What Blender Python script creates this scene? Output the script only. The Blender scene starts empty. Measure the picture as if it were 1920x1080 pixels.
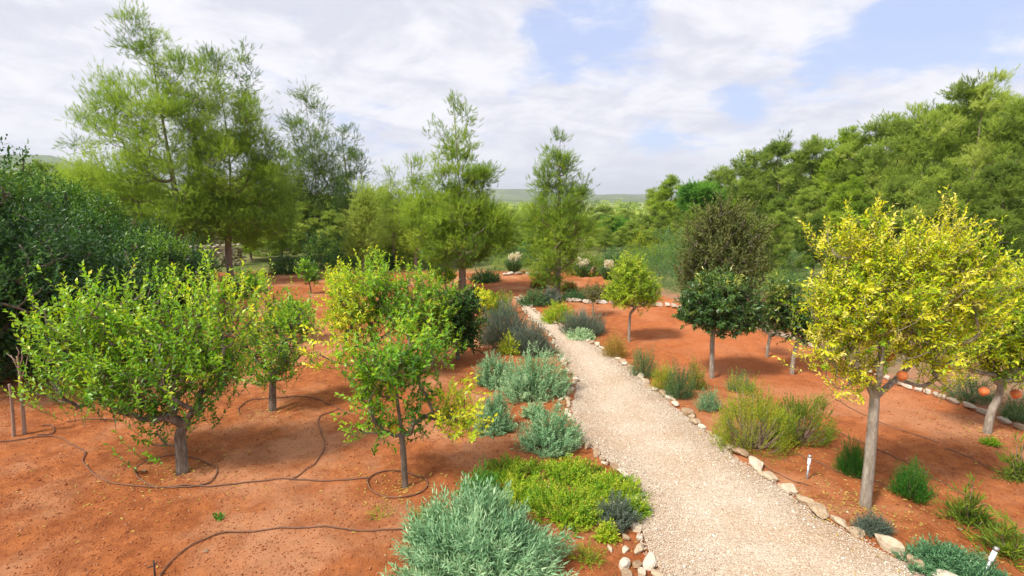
import bpy, math
import numpy as np
from mathutils import Vector
S = bpy.context.scene
COL = S.collection
R = math.radians
# ------------------------------------------------------------------ camera
CAMH, F, PITCH = 3.2, 1000.0, R(9.2)
cam = bpy.data.cameras.new('camera'); cam_o = bpy.data.objects.new('camera', cam); COL.objects.link(cam_o)
cam_o.location = (0, 0, CAMH); cam_o.rotation_euler = (R(90)-PITCH, 0, 0)
cam.sensor_width = 36; cam.lens = 36*F/1920; cam.clip_start = .05; cam.clip_end = 9000
S.camera = cam_o
S.view_settings.view_transform = 'Standard'; S.view_settings.look = 'None'
S.view_settings.exposure = 1.36; S.view_settings.gamma = 1; S.view_settings.use_curve_mapping = False
# ------------------------------------------------------------------ sun
SUN = Vector((-.52, -.42, .85)).normalized()
sl = bpy.data.lights.new('sun', 'SUN'); sl.energy = 2.0; sl.angle = R(9); sl.color = (1, .94, .84)
so = bpy.data.objects.new('sun', sl); COL.objects.link(so); so.location = (-20, -20, 40)
so.rotation_euler = SUN.to_track_quat('Z', 'Y').to_euler()
# ------------------------------------------------------------------ world
def pdir(px, py):
    c, s = math.cos(PITCH), math.sin(PITCH); u, v = px-960, 540-py
    return Vector((u, F*c+v*s, -F*s+v*c)).normalized()
W = bpy.data.worlds.new('World'); S.world = W; W.use_nodes = True
nt = W.node_tree; nt.nodes.clear(); N = nt.nodes; Lk = nt.links.new
def wn(t, **k):
    n = N.new(t)
    for a, b in k.items(): setattr(n, a, b)
    return n
def wm(op, a, b=None, c=None, clamp=False):
    n = wn('ShaderNodeMath', operation=op, use_clamp=clamp)
    for i, q in enumerate((a, b, c)):
        if q is None: continue
        if isinstance(q, (int, float)): n.inputs[i].default_value = q
        else: Lk(q, n.inputs[i])
    return n.outputs[0]
def wmr(v, a, b, c=0, d=1, t='SMOOTHSTEP'):
    n = wn('ShaderNodeMapRange', interpolation_type=t); Lk(v, n.inputs[0])
    for i, q in enumerate((a, b, c, d)): n.inputs[i+1].default_value = q
    return n.outputs[0]
def wmix(f, a, b):
    n = wn('ShaderNodeMix', data_type='RGBA')
    for i, q in ((0, f), (6, a), (7, b)):
        if isinstance(q, (int, float)): n.inputs[i].default_value = q
        elif isinstance(q, tuple): n.inputs[i].default_value = (*q, 1)
        else: Lk(q, n.inputs[i])
    return n.outputs[2]
tc = wn('ShaderNodeTexCoord'); dirv = tc.outputs['Generated']
sky = wn('ShaderNodeTexSky', sky_type='NISHITA', sun_disc=False)
sky.sun_elevation = math.asin(SUN.z); sky.sun_rotation = math.atan2(SUN.x, SUN.y); sky.altitude = 100; sky.dust_density = 1.5
sep = wn('ShaderNodeSeparateXYZ'); Lk(dirv, sep.inputs[0])
den = wm('ADD', wm('MAXIMUM', sep.outputs[2], 0), .22)
cx = wn('ShaderNodeCombineXYZ'); Lk(wm('DIVIDE', sep.outputs[0], den), cx.inputs[0]); Lk(wm('DIVIDE', sep.outputs[1], den), cx.inputs[1])
def wnoise(scale, detail, seedz, rough=.55):
    a = wn('ShaderNodeVectorMath', operation='ADD'); Lk(cx.outputs[0], a.inputs[0]); a.inputs[1].default_value = (seedz, seedz*1.7, seedz)
    n = wn('ShaderNodeTexNoise'); Lk(a.outputs[0], n.inputs['Vector']); n.inputs['Scale'].default_value = scale
    n.inputs['Detail'].default_value = detail; n.inputs['Roughness'].default_value = rough; n.inputs['Distortion'].default_value = .35
    return n.outputs[0]
acc = wm('ADD', wm('MULTIPLY_ADD', wnoise(1.1, 9, 3.1), 1.9, -.42), wm('MULTIPLY_ADD', wnoise(4.2, 9, 5.3, .68), 1.1, -.5))
# openings (negative) and cloud banks (positive)
for px, py, rad, w in [(1120,40,9,-.36),(990,110,6,-.30),(1290,215,8,-.36),(1450,190,9,-.34),(1620,130,9,-.32),(1800,60,9,-.24),(610,70,5,-.34),
                       (1500,60,8,.30),(1280,120,7,.30),(1330,290,6,.32),(1480,260,5,.3),(1640,225,6,.34),(1760,190,4,.3),(760,110,11,.26),
                       (150,200,22,.24),(900,60,6,.12),(700,250,6,-.14),(1180,250,6,-.10),(300,60,8,.05),(1060,300,9,.12)]:
    d = wn('ShaderNodeVectorMath', operation='DOT_PRODUCT'); nd = wn('ShaderNodeVectorMath', operation='NORMALIZE'); Lk(dirv, nd.inputs[0])
    w = w*(.72 if w < 0 else 1); Lk(nd.outputs[0], d.inputs[0]); d.inputs[1].default_value = pdir(px, py)
    acc = wm('ADD', acc, wmr(d.outputs['Value'], math.cos(R(rad)), 1, 0, w))
mask = wmr(acc, .12, .54)
shade = wmr(wnoise(2.6, 9, 9.7, .66), .36, .64)
SKYK = .09
cloud = wmix(shade, (3.4, 3.42, 3.85), (4.45, 4.4, 4.6))
blue = wmix(.75, sky.outputs[0], (2.35, 2.8, 4.35))
mk = wm('MULTIPLY_ADD', mask, .84, .12)
skyc = wmix(mk, blue, cloud)
hz = wmr(sep.outputs[2], .0, .13, .75, 0)
skyc = wmix(hz, skyc, (3.6, 3.75, 4.2))
bg = wn('ShaderNodeBackground'); Lk(skyc, bg.inputs[0]); bg.inputs[1].default_value = SKYK
wo = wn('ShaderNodeOutputWorld'); Lk(bg.outputs[0], wo.inputs[0])

# ------------------------------------------------------------------ terrain maths
def _h(i, j, s):
    n = (i*374761393 + j*668265263 + s*982451653) & 0xffffffff
    n = ((n ^ (n >> 13))*1274126177) & 0xffffffff
    return ((n ^ (n >> 16)) & 0xffff)/65535.
def vn(x, y, s=0):
    x = np.asarray(x, float); y = np.asarray(y, float)
    i = np.floor(x).astype(np.int64); j = np.floor(y).astype(np.int64); u = x-i; v = y-j
    u = u*u*(3-2*u); v = v*v*(3-2*v)
    return (_h(i, j, s)*(1-u)+_h(i+1, j, s)*u)*(1-v)+(_h(i, j+1, s)*(1-u)+_h(i+1, j+1, s)*u)*v-.5
def sst(a, b, x):
    t = np.clip((x-a)/(b-a), 0, 1); return t*t*(3-2*t)
def H0(x, y):                       # broad form
    x = np.asarray(x, float); y = np.asarray(y, float)
    z = .10*vn(x*.22, y*.22, 1)*sst(3, 8, y)
    z = z + .9*vn(x*.04, y*.04, 2)*sst(32, 60, y)
    valley = sst(34, 140, y)*np.exp(-((x-12-.05*y)/(20+.28*y))**2)
    z = z - 6.0*valley
    z = z + 1.6*sst(26, 70, y)*sst(14, 50, x-.1*y)
    z = z + 1.6*sst(24, 60, y)*sst(10, 60, -x)
    z = z + sst(250, 1600, y)*(4+7*vn(x*.004, y*.004, 5))
    return z
RINGS = []
def H(x, y):
    x = np.asarray(x, float); y = np.asarray(y, float)
    f = 1-sst(22, 34, y)
    m = .06*vn(x*1.1, y*1.1, 7)+.045*vn(x*2.7, y*2.7, 8)+.026*vn(x*6, y*6, 9)+.014*vn(x*11, y*11, 10)
    for cx_, cy_ in RINGS:
        d = np.hypot(x-cx_, y-cy_); m = m-.035*np.exp(-(d/.28)**2)+.03*np.exp(-((d-.48)/.12)**2)
    return H0(x, y)+m*f
def h1(x, y): return float(H(x, y))
def at(px, py):
    c, s = math.cos(PITCH), math.sin(PITCH); u, v = px-960, 540-py
    d = (u, F*c+v*s, -F*s+v*c); z = 0
    for _ in range(6):
        t = (z-CAMH)/d[2]; x, y = d[0]*t, d[1]*t; z = float(H0(x, y))
    return Vector((x, y, h1(x, y)))
def onY(px, Y):                     # ground point under image column px at distance Y (close to horizontal)
    return Vector(((px-960)/F*Y*1.0, Y, h1((px-960)/F*Y, Y)))
def ray(px, py, Y):
    d = pdir(px, py); t = Y/d.y; return Vector((d.x*t, Y, CAMH+d.z*t))
# ------------------------------------------------------------------ object helpers
def tag(o, label=None, cat=None, group=None, kind=None):
    if label: o['label'] = label
    if cat: o['category'] = cat
    if group: o['group'] = group
    if kind: o['kind'] = kind
    return o
def empty(name, loc, label, cat, group=None):
    o = bpy.data.objects.new(name, None); o.empty_display_size = .2; COL.objects.link(o); o.location = loc
    return tag(o, label, cat, group)
def dup(root, loc, rotz=0, scale=1, label=None, group=None):
    r = root.copy(); COL.objects.link(r); r.location = loc; r.rotation_euler = (0, 0, rotz); r.scale = (scale,)*3 if isinstance(scale, (int, float)) else scale
    if label: r['label'] = label
    if group: r['group'] = group
    for ch in root.children:
        c = ch.copy(); COL.objects.link(c); c.parent = r
    return r
def npmesh(name, V, Fc, mat, parent=None, tint=None, smooth=False, loc=None):
    V = np.asarray(V, np.float32).reshape(-1, 3); Fc = np.asarray(Fc, np.int32); k = Fc.shape[1]; n = len(Fc)
    me = bpy.data.meshes.new(name); me.vertices.add(len(V)); me.vertices.foreach_set('co', V.ravel())
    me.loops.add(n*k); me.loops.foreach_set('vertex_index', Fc.ravel())
    me.polygons.add(n); me.polygons.foreach_set('loop_start', np.arange(0, n*k, k, dtype=np.int32))
    try: me.polygons.foreach_set('loop_total', np.full(n, k, np.int32))
    except Exception: pass
    if smooth: me.polygons.foreach_set('use_smooth', np.ones(n, bool))
    if tint is not None:
        a = me.attributes.new('tint', 'FLOAT', 'POINT'); a.data.foreach_set('value', np.asarray(tint, np.float32))
    me.update(calc_edges=True); me.validate()
    if mat: me.materials.append(mat)
    o = bpy.data.objects.new(name, me); COL.objects.link(o)
    if parent: o.parent = parent
    if loc is not None: o.location = loc
    return o
def norm(a): return a/np.maximum(np.linalg.norm(a, axis=-1, keepdims=True), 1e-9)
# templates: verts in (side, along, normal), faces
LEAF = (np.array([(0,0,0),(.5,.45,.14),(-.5,.45,.14),(0,.5,0),(0,1,-.35)]), np.array([(0,1,3),(1,4,3),(0,3,2),(3,4,2)]))
LEAFQ = (np.array([(0,0,0),(.5,.42,.07),(0,1,-.08),(-.5,.42,.07)]), np.array([(0,1,2),(0,2,3)]))
NEED = (np.array([(-.5,0,0),(.5,0,0),(0,1,0)]), np.array([(0,1,2)]))
BLADE = (np.array([(-.5,0,0),(.5,0,0),(.4,.55,.03),(-.4,.55,.03),(0,1,-.06)]), np.array([(0,1,2),(0,2,3),(3,2,4)]))
STICK = (np.array([(.5,0,-.29),(0,0,.58),(-.5,0,-.29),(.3,1,-.17),(0,1,.35),(-.3,1,-.17)]), np.array([(0,1,4,3),(1,2,5,4),(2,0,3,5)]))
def inst(T, P, D, U, L, Wd, tint, nz=None):
    P, D, U = map(lambda a: np.asarray(a, float), (P, D, U)); n = len(P)
    D = norm(D); X = norm(np.cross(D, U)); Z = np.cross(X, D)
    L = np.broadcast_to(L, (n,)); Wd = np.broadcast_to(Wd, (n,)); nz = Wd if nz is None else np.broadcast_to(nz, (n,))
    tv, tf = T
    V = P[:, None]+X[:, None]*(tv[None, :, 0:1]*Wd[:, None, None])+D[:, None]*(tv[None, :, 1:2]*L[:, None, None])+Z[:, None]*(tv[None, :, 2:3]*nz[:, None, None])
    Fc = tf[None]+(np.arange(n)*len(tv))[:, None, None]
    tt = np.repeat(np.broadcast_to(tint, (n,)), len(tv))
    return V.reshape(-1, 3), Fc.reshape(-1, tf.shape[1]), tt
def join(parts):
    Vs, Fs, Ts, k = [], [], [], 0
    for v, f, t in parts: Vs.append(v); Fs.append(f+k); Ts.append(t); k += len(v)
    return np.concatenate(Vs), np.concatenate(Fs), np.concatenate(Ts)
def rand_dir(rng, n): return norm(rng.normal(size=(n, 3)))
def shoots(rng, tips, dirs, L, K, ll, lw, ang, T=LEAFQ, curl=.15, tint=.5, tj=.15, upn=.5, start=-.35):
    """leaves set spirally along short shoots"""
    n = len(tips); dirs = norm(dirs); L = np.broadcast_to(L, (n,))*rng.uniform(.7, 1.25, n)
    t = (np.arange(K)+.5)/K; t = np.clip(t[None]+rng.uniform(-.4, .4, (n, K))/K, 0, 1)
    a = norm(np.cross(dirs, rand_dir(rng, n))); b = np.cross(dirs, a)
    P = tips[:, None]+dirs[:, None]*((t+start)*L[:, None])[..., None]; P[..., 2] += curl*(t**2)*L[:, None]
    ph = np.arange(K)[None]*2.4+rng.uniform(0, 6.3, (n, 1))+rng.uniform(-.4, .4, (n, K))
    an = ang+rng.uniform(-.3, .3, (n, K)); rad = a[:, None]*np.cos(ph)[..., None]+b[:, None]*np.sin(ph)[..., None]
    an = an*(1-.45*t)
    D = dirs[:, None]*np.cos(an)[..., None]+rad*np.sin(an)[..., None]
    U = dirs[:, None]*np.sin(an)[..., None]-rad*np.cos(an)[..., None]; U = U+np.array([0, 0, upn])
    ls = ll*rng.uniform(.65, 1.2, (n, K)); ti = np.broadcast_to(tint, (n,))[:, None]+rng.normal(0, tj, (n, K))+.12*(t-.5)
    f = lambda q: q.reshape(-1, 3)
    return inst(T, f(P), f(D), f(U), ls.ravel(), ls.ravel()*lw/ll, ti.ravel())
def tube(pts, rad, sides=6):
    pts = np.asarray(pts, float); n = len(pts); rad = np.broadcast_to(rad, (n,))
    tg = np.gradient(pts, axis=0) if n > 2 else np.repeat((pts[1]-pts[0])[None], n, 0); tg = norm(tg)
    ref = np.array([.31, .17, .93]) if abs(tg[0][2]) < .8 else np.array([.9, .3, .1])
    a = norm(np.cross(tg, ref)); b = np.cross(tg, a)
    th = np.arange(sides)*2*math.pi/sides
    V = pts[:, None]+(a[:, None]*np.cos(th)[None, :, None]+b[:, None]*np.sin(th)[None, :, None])*rad[:, None, None]
    Fc = [(i*sides+j, i*sides+(j+1) % sides, (i+1)*sides+(j+1) % sides, (i+1)*sides+j) for i in range(n-1) for j in range(sides)]
    V = V.reshape(-1, 3); V = np.concatenate([V, pts[:1], pts[-1:]]); c0 = len(V)-2; c1 = c0+1
    Fc += [(j, c0, c0, (j+1) % sides) for j in range(0)]
    # end caps as quads
    for j in range(0, sides, 2):
        Fc.append(((j+2) % sides, (j+1) % sides, j, c0)); o = (n-1)*sides; Fc.append((o+j, o+(j+1) % sides, o+(j+2) % sides, c1))
    return V, np.array(Fc), np.zeros(len(V))
def catmull(P, m=8, closed=False):
    P = np.asarray(P, float); n = len(P); out = []
    rng_ = range(n if closed else n-1)
    for i in rng_:
        if closed: p0, p1, p2, p3 = P[(i-1) % n], P[i], P[(i+1) % n], P[(i+2) % n]
        else: p0, p1, p2, p3 = P[max(i-1, 0)], P[i], P[i+1], P[min(i+2, n-1)]
        for k in range(m):
            t = k/m; out.append(.5*((2*p1)+(-p0+p2)*t+(2*p0-5*p1+4*p2-p3)*t*t+(-p0+3*p1-3*p2+p3)*t**3))
    out.append(P[0] if closed else P[-1]); return np.array(out)
# ------------------------------------------------------------------ materials
def newmat(name):
    m = bpy.data.materials.new(name); m.use_nodes = True; t = m.node_tree; t.nodes.clear()
    return m, t
def mk(t, ty, **k):
    n = t.nodes.new(ty)
    for a, b in k.items(): setattr(n, a, b)
    return n
def ramp(t, fac, stops):
    n = mk(t, 'ShaderNodeValToRGB'); t.links.new(fac, n.inputs[0]); e = n.color_ramp.elements
    while len(e) > 1: e.remove(e[-1])
    e[0].position = stops[0][0]; e[0].color = (*stops[0][1], 1)
    for p, c in stops[1:]: q = e.new(p); q.color = (*c, 1)
    return n.outputs[0]
def leafmat(name, stops, rough=.5, trans=.35, spec=.35, objvar=.12, tt=(1.25, 1.3, .55)):
    m, t = newmat(name); L = t.links.new
    at_ = mk(t, 'ShaderNodeAttribute', attribute_name='tint'); oi = mk(t, 'ShaderNodeObjectInfo')
    ma = mk(t, 'ShaderNodeMath', operation='MULTIPLY_ADD'); L(oi.outputs['Random'], ma.inputs[0]); ma.inputs[1].default_value = objvar; ma.inputs[2].default_value = -objvar/2
    ad = mk(t, 'ShaderNodeMath', operation='ADD'); L(at_.outputs['Fac'], ad.inputs[0]); L(ma.outputs[0], ad.inputs[1])
    c = ramp(t, ad.outputs[0], stops)
    p = mk(t, 'ShaderNodeBsdfPrincipled'); L(c, p.inputs['Base Color']); p.inputs['Roughness'].default_value = rough; p.inputs['Specular IOR Level'].default_value = spec
    tr = mk(t, 'ShaderNodeBsdfTranslucent'); mx = mk(t, 'ShaderNodeMix', data_type='RGBA', blend_type='MULTIPLY'); mx.inputs[0].default_value = 1
    L(c, mx.inputs[6]); mx.inputs[7].default_value = (*tt, 1); L(mx.outputs[2], tr.inputs[0])
    s = mk(t, 'ShaderNodeMixShader'); s.inputs[0].default_value = trans; L(p.outputs[0], s.inputs[1]); L(tr.outputs[0], s.inputs[2])
    o = mk(t, 'ShaderNodeOutputMaterial'); L(s.outputs[0], o.inputs[0]); return m
def noisemat(name, stops, scale=8, rough=.9, bump=.3, dist=.02, detail=8, obj=True, stretch=(1,1,1), metal=0, tintmix=None, random=0):
    m, t = newmat(name); L = t.links.new
    tc = mk(t, 'ShaderNodeTexCoord'); mp = mk(t, 'ShaderNodeMapping'); mp.inputs['Scale'].default_value = stretch
    L(tc.outputs['Object'], mp.inputs[0])
    n = mk(t, 'ShaderNodeTexNoise'); L(mp.outputs[0], n.inputs['Vector']); n.inputs['Scale'].default_value = scale; n.inputs['Detail'].default_value = detail; n.inputs['Roughness'].default_value = .65
    fac = n.outputs[0]
    if random:
        oi = mk(t, 'ShaderNodeObjectInfo'); ma = mk(t, 'ShaderNodeMath', operation='MULTIPLY_ADD'); L(oi.outputs['Random'], ma.inputs[0]); ma.inputs[1].default_value = random; L(fac, ma.inputs[2])
        a2 = mk(t, 'ShaderNodeMath', operation='SUBTRACT'); L(ma.outputs[0], a2.inputs[0]); a2.inputs[1].default_value = random/2; fac = a2.outputs[0]
    if tintmix:
        at_ = mk(t, 'ShaderNodeAttribute', attribute_name='tint'); ma = mk(t, 'ShaderNodeMath', operation='MULTIPLY_ADD'); L(fac, ma.inputs[0]); ma.inputs[1].default_value = tintmix
        L(at_.outputs['Fac'], ma.inputs[2]); fac = ma.outputs[0]
    c = ramp(t, fac, stops)
    p = mk(t, 'ShaderNodeBsdfPrincipled'); L(c, p.inputs['Base Color']); p.inputs['Roughness'].default_value = rough; p.inputs['Metallic'].default_value = metal; p.inputs['Specular IOR Level'].default_value = .25
    if bump:
        b = mk(t, 'ShaderNodeBump'); b.inputs['Strength'].default_value = bump; b.inputs['Distance'].default_value = dist; L(n.outputs[0], b.inputs['Height']); L(b.outputs[0], p.inputs['Normal'])
    o = mk(t, 'ShaderNodeOutputMaterial'); L(p.outputs[0], o.inputs[0]); return m
M = {}
M['pine'] = leafmat('pine_needles', [(0,(.08,.15,.025)),(.35,(.20,.32,.04)),(.65,(.36,.49,.05)),(1,(.52,.62,.09))], .6, .45, .15, .1, (1.1, 1.15, .85))
M['pine_far'] = leafmat('pine_needles_far', [(0,(.10,.15,.035)),(.4,(.25,.35,.065)),(.7,(.40,.51,.08)),(1,(.54,.60,.15))], .6, .45, .15, .2, (1.1, 1.15, .9))
M['blue_pine'] = leafmat('blue_pine_needles', [(0,(.07,.13,.04)),(.5,(.17,.26,.055)),(1,(.32,.42,.08))], .6, .45, .15)
M['lemon'] = leafmat('lemon_leaves', [(0,(.03,.10,.012)),(.3,(.08,.24,.015)),(.55,(.22,.46,.02)),(.8,(.44,.64,.03)),(1,(.76,.74,.04))], .38, .4, .5, .04)
M['citrus_dark'] = leafmat('dark_citrus_leaves', [(0,(.02,.055,.018)),(.5,(.055,.135,.025)),(.8,(.14,.24,.04)),(1,(.36,.38,.05))], .35, .2, .5, .04)
M['pomegranate'] = leafmat('yellow_leaves', [(0,(.12,.26,.012)),(.3,(.32,.50,.018)),(.55,(.62,.68,.02)),(.8,(.80,.73,.03)),(1,(.86,.80,.22))], .45, .35, .35, .03)
M['grey'] = leafmat('grey_green_leaves', [(0,(.07,.19,.08)),(.45,(.20,.38,.185)),(.8,(.40,.57,.31)),(1,(.58,.70,.42))], .6, .15, .25, .08)
M['lavender'] = leafmat('lavender_leaves', [(0,(.07,.10,.07)),(.5,(.14,.18,.13)),(1,(.26,.30,.24))], .7, .15, .2)
M['yellowgreen'] = leafmat('yellow_green_leaves', [(0,(.08,.19,.012)),(.4,(.22,.40,.02)),(.7,(.42,.54,.025)),(1,(.58,.56,.06))], .5, .3, .3)
M['rosemary'] = leafmat('rosemary_leaves', [(0,(.03,.08,.03)),(.5,(.08,.18,.06)),(1,(.17,.28,.09))], .55, .2, .3)
M['oliveyellow'] = leafmat('olive_yellow_leaves', [(0,(.07,.13,.018)),(.4,(.17,.27,.025)),(.7,(.33,.40,.03)),(1,(.52,.46,.045))], .6, .25, .2)
M['darkgreen'] = leafmat('dark_green_leaves', [(0,(.012,.045,.012)),(.35,(.03,.095,.018)),(.65,(.08,.19,.025)),(1,(.22,.38,.03))], .42, .25, .4)
M['tuft'] = leafmat('vivid_green_blades', [(0,(.02,.09,.012)),(.5,(.05,.19,.018)),(1,(.12,.30,.03))], .5, .25, .3)
M['olivebrown'] = leafmat('olive_brown_leaves', [(0,(.065,.085,.022)),(.5,(.14,.165,.045)),(1,(.26,.26,.08))], .6, .2, .2)
M['goldgrass'] = leafmat('golden_grass', [(0,(.2,.16,.04)),(.5,(.4,.28,.06)),(1,(.6,.42,.12))], .7, .3, .2)
M['stonepine'] = leafmat('bright_pine_needles', [(0,(.04,.14,.02)),(.5,(.12,.31,.03)),(1,(.24,.46,.05))], .5, .3, .3)
M['plume'] = leafmat('pampas_plumes', [(0,(.68,.60,.48)),(1,(.90,.86,.76))], .8, .3, .1)
M['bark'] = noisemat('grey_brown_bark', [(.3,(.07,.055,.04)),(.55,(.20,.165,.13)),(.7,(.32,.28,.23))], 22, .95, .9, .02, stretch=(1,1,.25))
M['barkpale'] = noisemat('pale_bark', [(.3,(.17,.135,.10)),(.55,(.36,.31,.25)),(.7,(.50,.45,.38))], 30, .9, .8, .02, stretch=(1,1,.3))
M['barkpine'] = noisemat('pine_bark', [(.3,(.15,.115,.09)),(.7,(.36,.29,.24))], 7, .95, .7, .03, stretch=(1,1,.3))
M['twig'] = noisemat('twig', [(.3,(.14,.11,.06)),(.7,(.26,.22,.12))], 30, .9, 0)
M['dead'] = noisemat('weathered_wood', [(.3,(.20,.13,.09)),(.7,(.42,.31,.24))], 20, .9, .5, .01, stretch=(1,1,.15))
M['lemonskin'] = noisemat('lemon_skin', [(.3,(.75,.42,.03)),(.7,(.85,.6,.04))], 30, .45, .15, .004)
M['pomskin'] = noisemat('pomegranate_skin', [(.35,(.70,.15,.05)),(.65,(.80,.30,.10))], 9, .45, .1, .004)
M['hose'] = noisemat('dusty_hose', [(.3,(.12,.065,.04)),(.7,(.28,.14,.085))], 9, .7, .1, .005)
M['steel'] = noisemat('brushed_steel', [(.3,(.45,.45,.45)),(.7,(.65,.65,.64))], 12, .35, 0, metal=.85)
M['black'] = noisemat('black_plastic', [(.3,(.03,.028,.026)),(.7,(.07,.06,.055))], 12, .6, 0)
M['glassy'] = noisemat('frosted_lens', [(.3,(.72,.74,.76)),(.7,(.85,.86,.88))], 12, .25, 0)
M['redplastic'] = noisemat('red_plastic', [(.3,(.5,.05,.03)),(.7,(.6,.09,.05))], 12, .4, 0)
M['rock'] = noisemat('pale_limestone', [(.25,(.30,.19,.11)),(.45,(.46,.35,.23)),(.62,(.56,.47,.34)),(.85,(.68,.62,.52))], 6, .9, .5, .02, random=.5)
M['wallrock'] = noisemat('wall_limestone', [(.2,(.28,.20,.14)),(.5,(.50,.42,.33)),(.8,(.66,.6,.5))], 4, .95, .6, .03, tintmix=.4)
M['gravel'] = noisemat('gravel_stones', [(0,(.38,.27,.18)),(.3,(.58,.45,.335)),(.65,(.69,.57,.44)),(1,(.80,.73,.62))], 5, .9, 0, tintmix=.05)
M['clod'] = noisemat('soil_crumbs', [(0,(.16,.045,.016)),(.5,(.36,.11,.04)),(.8,(.48,.20,.09)),(.93,(.52,.32,.20)),(1,(.64,.52,.38))], 5, .95, 0, tintmix=.05)

def groundmat():
    m, t = newmat('ground'); L = t.links.new
    g = mk(t, 'ShaderNodeNewGeometry'); pos = g.outputs['Position']
    def nz(s, d=6, r=.6):
        n = mk(t, 'ShaderNodeTexNoise'); L(pos, n.inputs['Vector']); n.inputs['Scale'].default_value = s; n.inputs['Detail'].default_value = d; n.inputs['Roughness'].default_value = r; return n.outputs[0]
    def mr(v, a, b, c=0, d=1):
        n = mk(t, 'ShaderNodeMapRange', interpolation_type='SMOOTHSTEP'); L(v, n.inputs[0])
        for i, q in enumerate((a, b, c, d)): n.inputs[i+1].default_value = q
        return n.outputs[0]
    def mix(f, a, b):
        n = mk(t, 'ShaderNodeMix', data_type='RGBA')
        for i, q in ((0, f), (6, a), (7, b)):
            if isinstance(q, (int, float)): n.inputs[i].default_value = q
            elif isinstance(q, tuple): n.inputs[i].default_value = (*q, 1)
            else: L(q, n.inputs[i])
        return n.outputs[2]
    def ma(op, a, b):
        n = mk(t, 'ShaderNodeMath', operation=op)
        for i, q in enumerate((a, b)):
            if isinstance(q, (int, float)): n.inputs[i].default_value = q
            else: L(q, n.inputs[i])
        return n.outputs[0]
    red = mix(mr(nz(5, 10, .7), .33, .68), (.27, .080, .025), (.46, .155, .050))
    red = mix(ma('MULTIPLY', mr(nz(.55, 5), .45, .64), .75), red, (.53, .26, .135))
    red = mix(ma('MULTIPLY', mr(nz(1.3, 4), .52, .72), .45), red, (.22, .062, .022))
    sp = mk(t, 'ShaderNodeSeparateXYZ'); L(pos, sp.inputs[0])
    # the saturated orange strip of the right-hand field
    rf = ma('MULTIPLY', mr(ma('SUBTRACT', sp.outputs[0], 1.5), 0, 3), mr(sp.outputs[1], 6, 11))
    red = mix(ma('MULTIPLY', rf, .65), red, mix(nz(3, 8), (.46, .125, .038), (.56, .19, .07)))
    scrub = mix(mr(nz(.35, 8), .35, .65), (.09, .12, .03), (.23, .22, .075))
    field = mix(mr(nz(.02, 4), .4, .6), (.20, .27, .06), (.33, .34, .12))
    edge = ma('ADD', sp.outputs[1], ma('MULTIPLY', ma('SUBTRACT', nz(.25, 4), .5), 9))
    c = mix(mr(edge, 24, 26), red, scrub)
    # dry grassy soil beyond the right stone border: x > line
    ln = ma('ADD', ma('ADD', sp.outputs[0], ma('MULTIPLY', sp.outputs[1], .22)), ma('MULTIPLY', ma('SUBTRACT', nz(1, 4), .5), .5))
    c = mix(ma('MULTIPLY', mr(ln, 9.0, 9.3), .9), c, mix(mr(nz(.9, 6), .42, .6), (.36, .19, .11), (.20, .18, .10)))
    c = mix(ma('MULTIPLY', mr(ln, 9.6, 10.2), mr(sp.outputs[1], 17.5, 19)), c, scrub)
    c = mix(mr(sp.outputs[1], 100, 260), c, field)
    lf = ma('ADD', ma('ADD', sp.outputs[0], ma('ADD', ma('MULTIPLY', sp.outputs[1], .22), 10.1)), ma('MULTIPLY', ma('SUBTRACT', nz(.6, 4), .5), 1.6))
    c = mix(mr(lf, -.2, -1.2), c, (.10, .075, .04))
    p = mk(t, 'ShaderNodeBsdfPrincipled'); L(c, p.inputs['Base Color']); p.inputs['Roughness'].default_value = .95; p.inputs['Specular IOR Level'].default_value = .15
    b = mk(t, 'ShaderNodeBump'); b.inputs['Strength'].default_value = .8; b.inputs['Distance'].default_value = .045; L(nz(16, 10, .75), b.inputs['Height'])
    L(b.outputs[0], p.inputs['Normal'])
    o = mk(t, 'ShaderNodeOutputMaterial'); L(p.outputs[0], o.inputs[0]); return m
def pathmat():
    m, t = newmat('gravel_path'); L = t.links.new
    g = mk(t, 'ShaderNodeNewGeometry'); pos = g.outputs['Position']
    v = mk(t, 'ShaderNodeTexVoronoi'); L(pos, v.inputs['Vector']); v.inputs['Scale'].default_value = 80
    c = ramp(t, v.outputs['Color'], [(0,(.40,.29,.20)),(.35,(.58,.46,.34)),(.7,(.67,.56,.43)),(1,(.78,.70,.58))])
    n = mk(t, 'ShaderNodeTexNoise'); L(pos, n.inputs['Vector']); n.inputs['Scale'].default_value = 1.4; n.inputs['Detail'].default_value = 5
    mx = mk(t, 'ShaderNodeMix', data_type='RGBA', blend_type='MULTIPLY'); mx.inputs[0].default_value = 1
    L(c, mx.inputs[6]); L(ramp(t, n.outputs[0], [(.35,(.88,.76,.66)),(.6,(1,1,1))]), mx.inputs[7])
    p = mk(t, 'ShaderNodeBsdfPrincipled'); L(mx.outputs[2], p.inputs['Base Color']); p.inputs['Roughness'].default_value = .95; p.inputs['Specular IOR Level'].default_value = .15
    b = mk(t, 'ShaderNodeBump'); b.inputs['Strength'].default_value = .8; b.inputs['Distance'].default_value = .02; b.invert = True; L(v.outputs['Distance'], b.inputs['Height']); L(b.outputs[0], p.inputs['Normal'])
    o = mk(t, 'ShaderNodeOutputMaterial'); L(p.outputs[0], o.inputs[0]); return m
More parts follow.
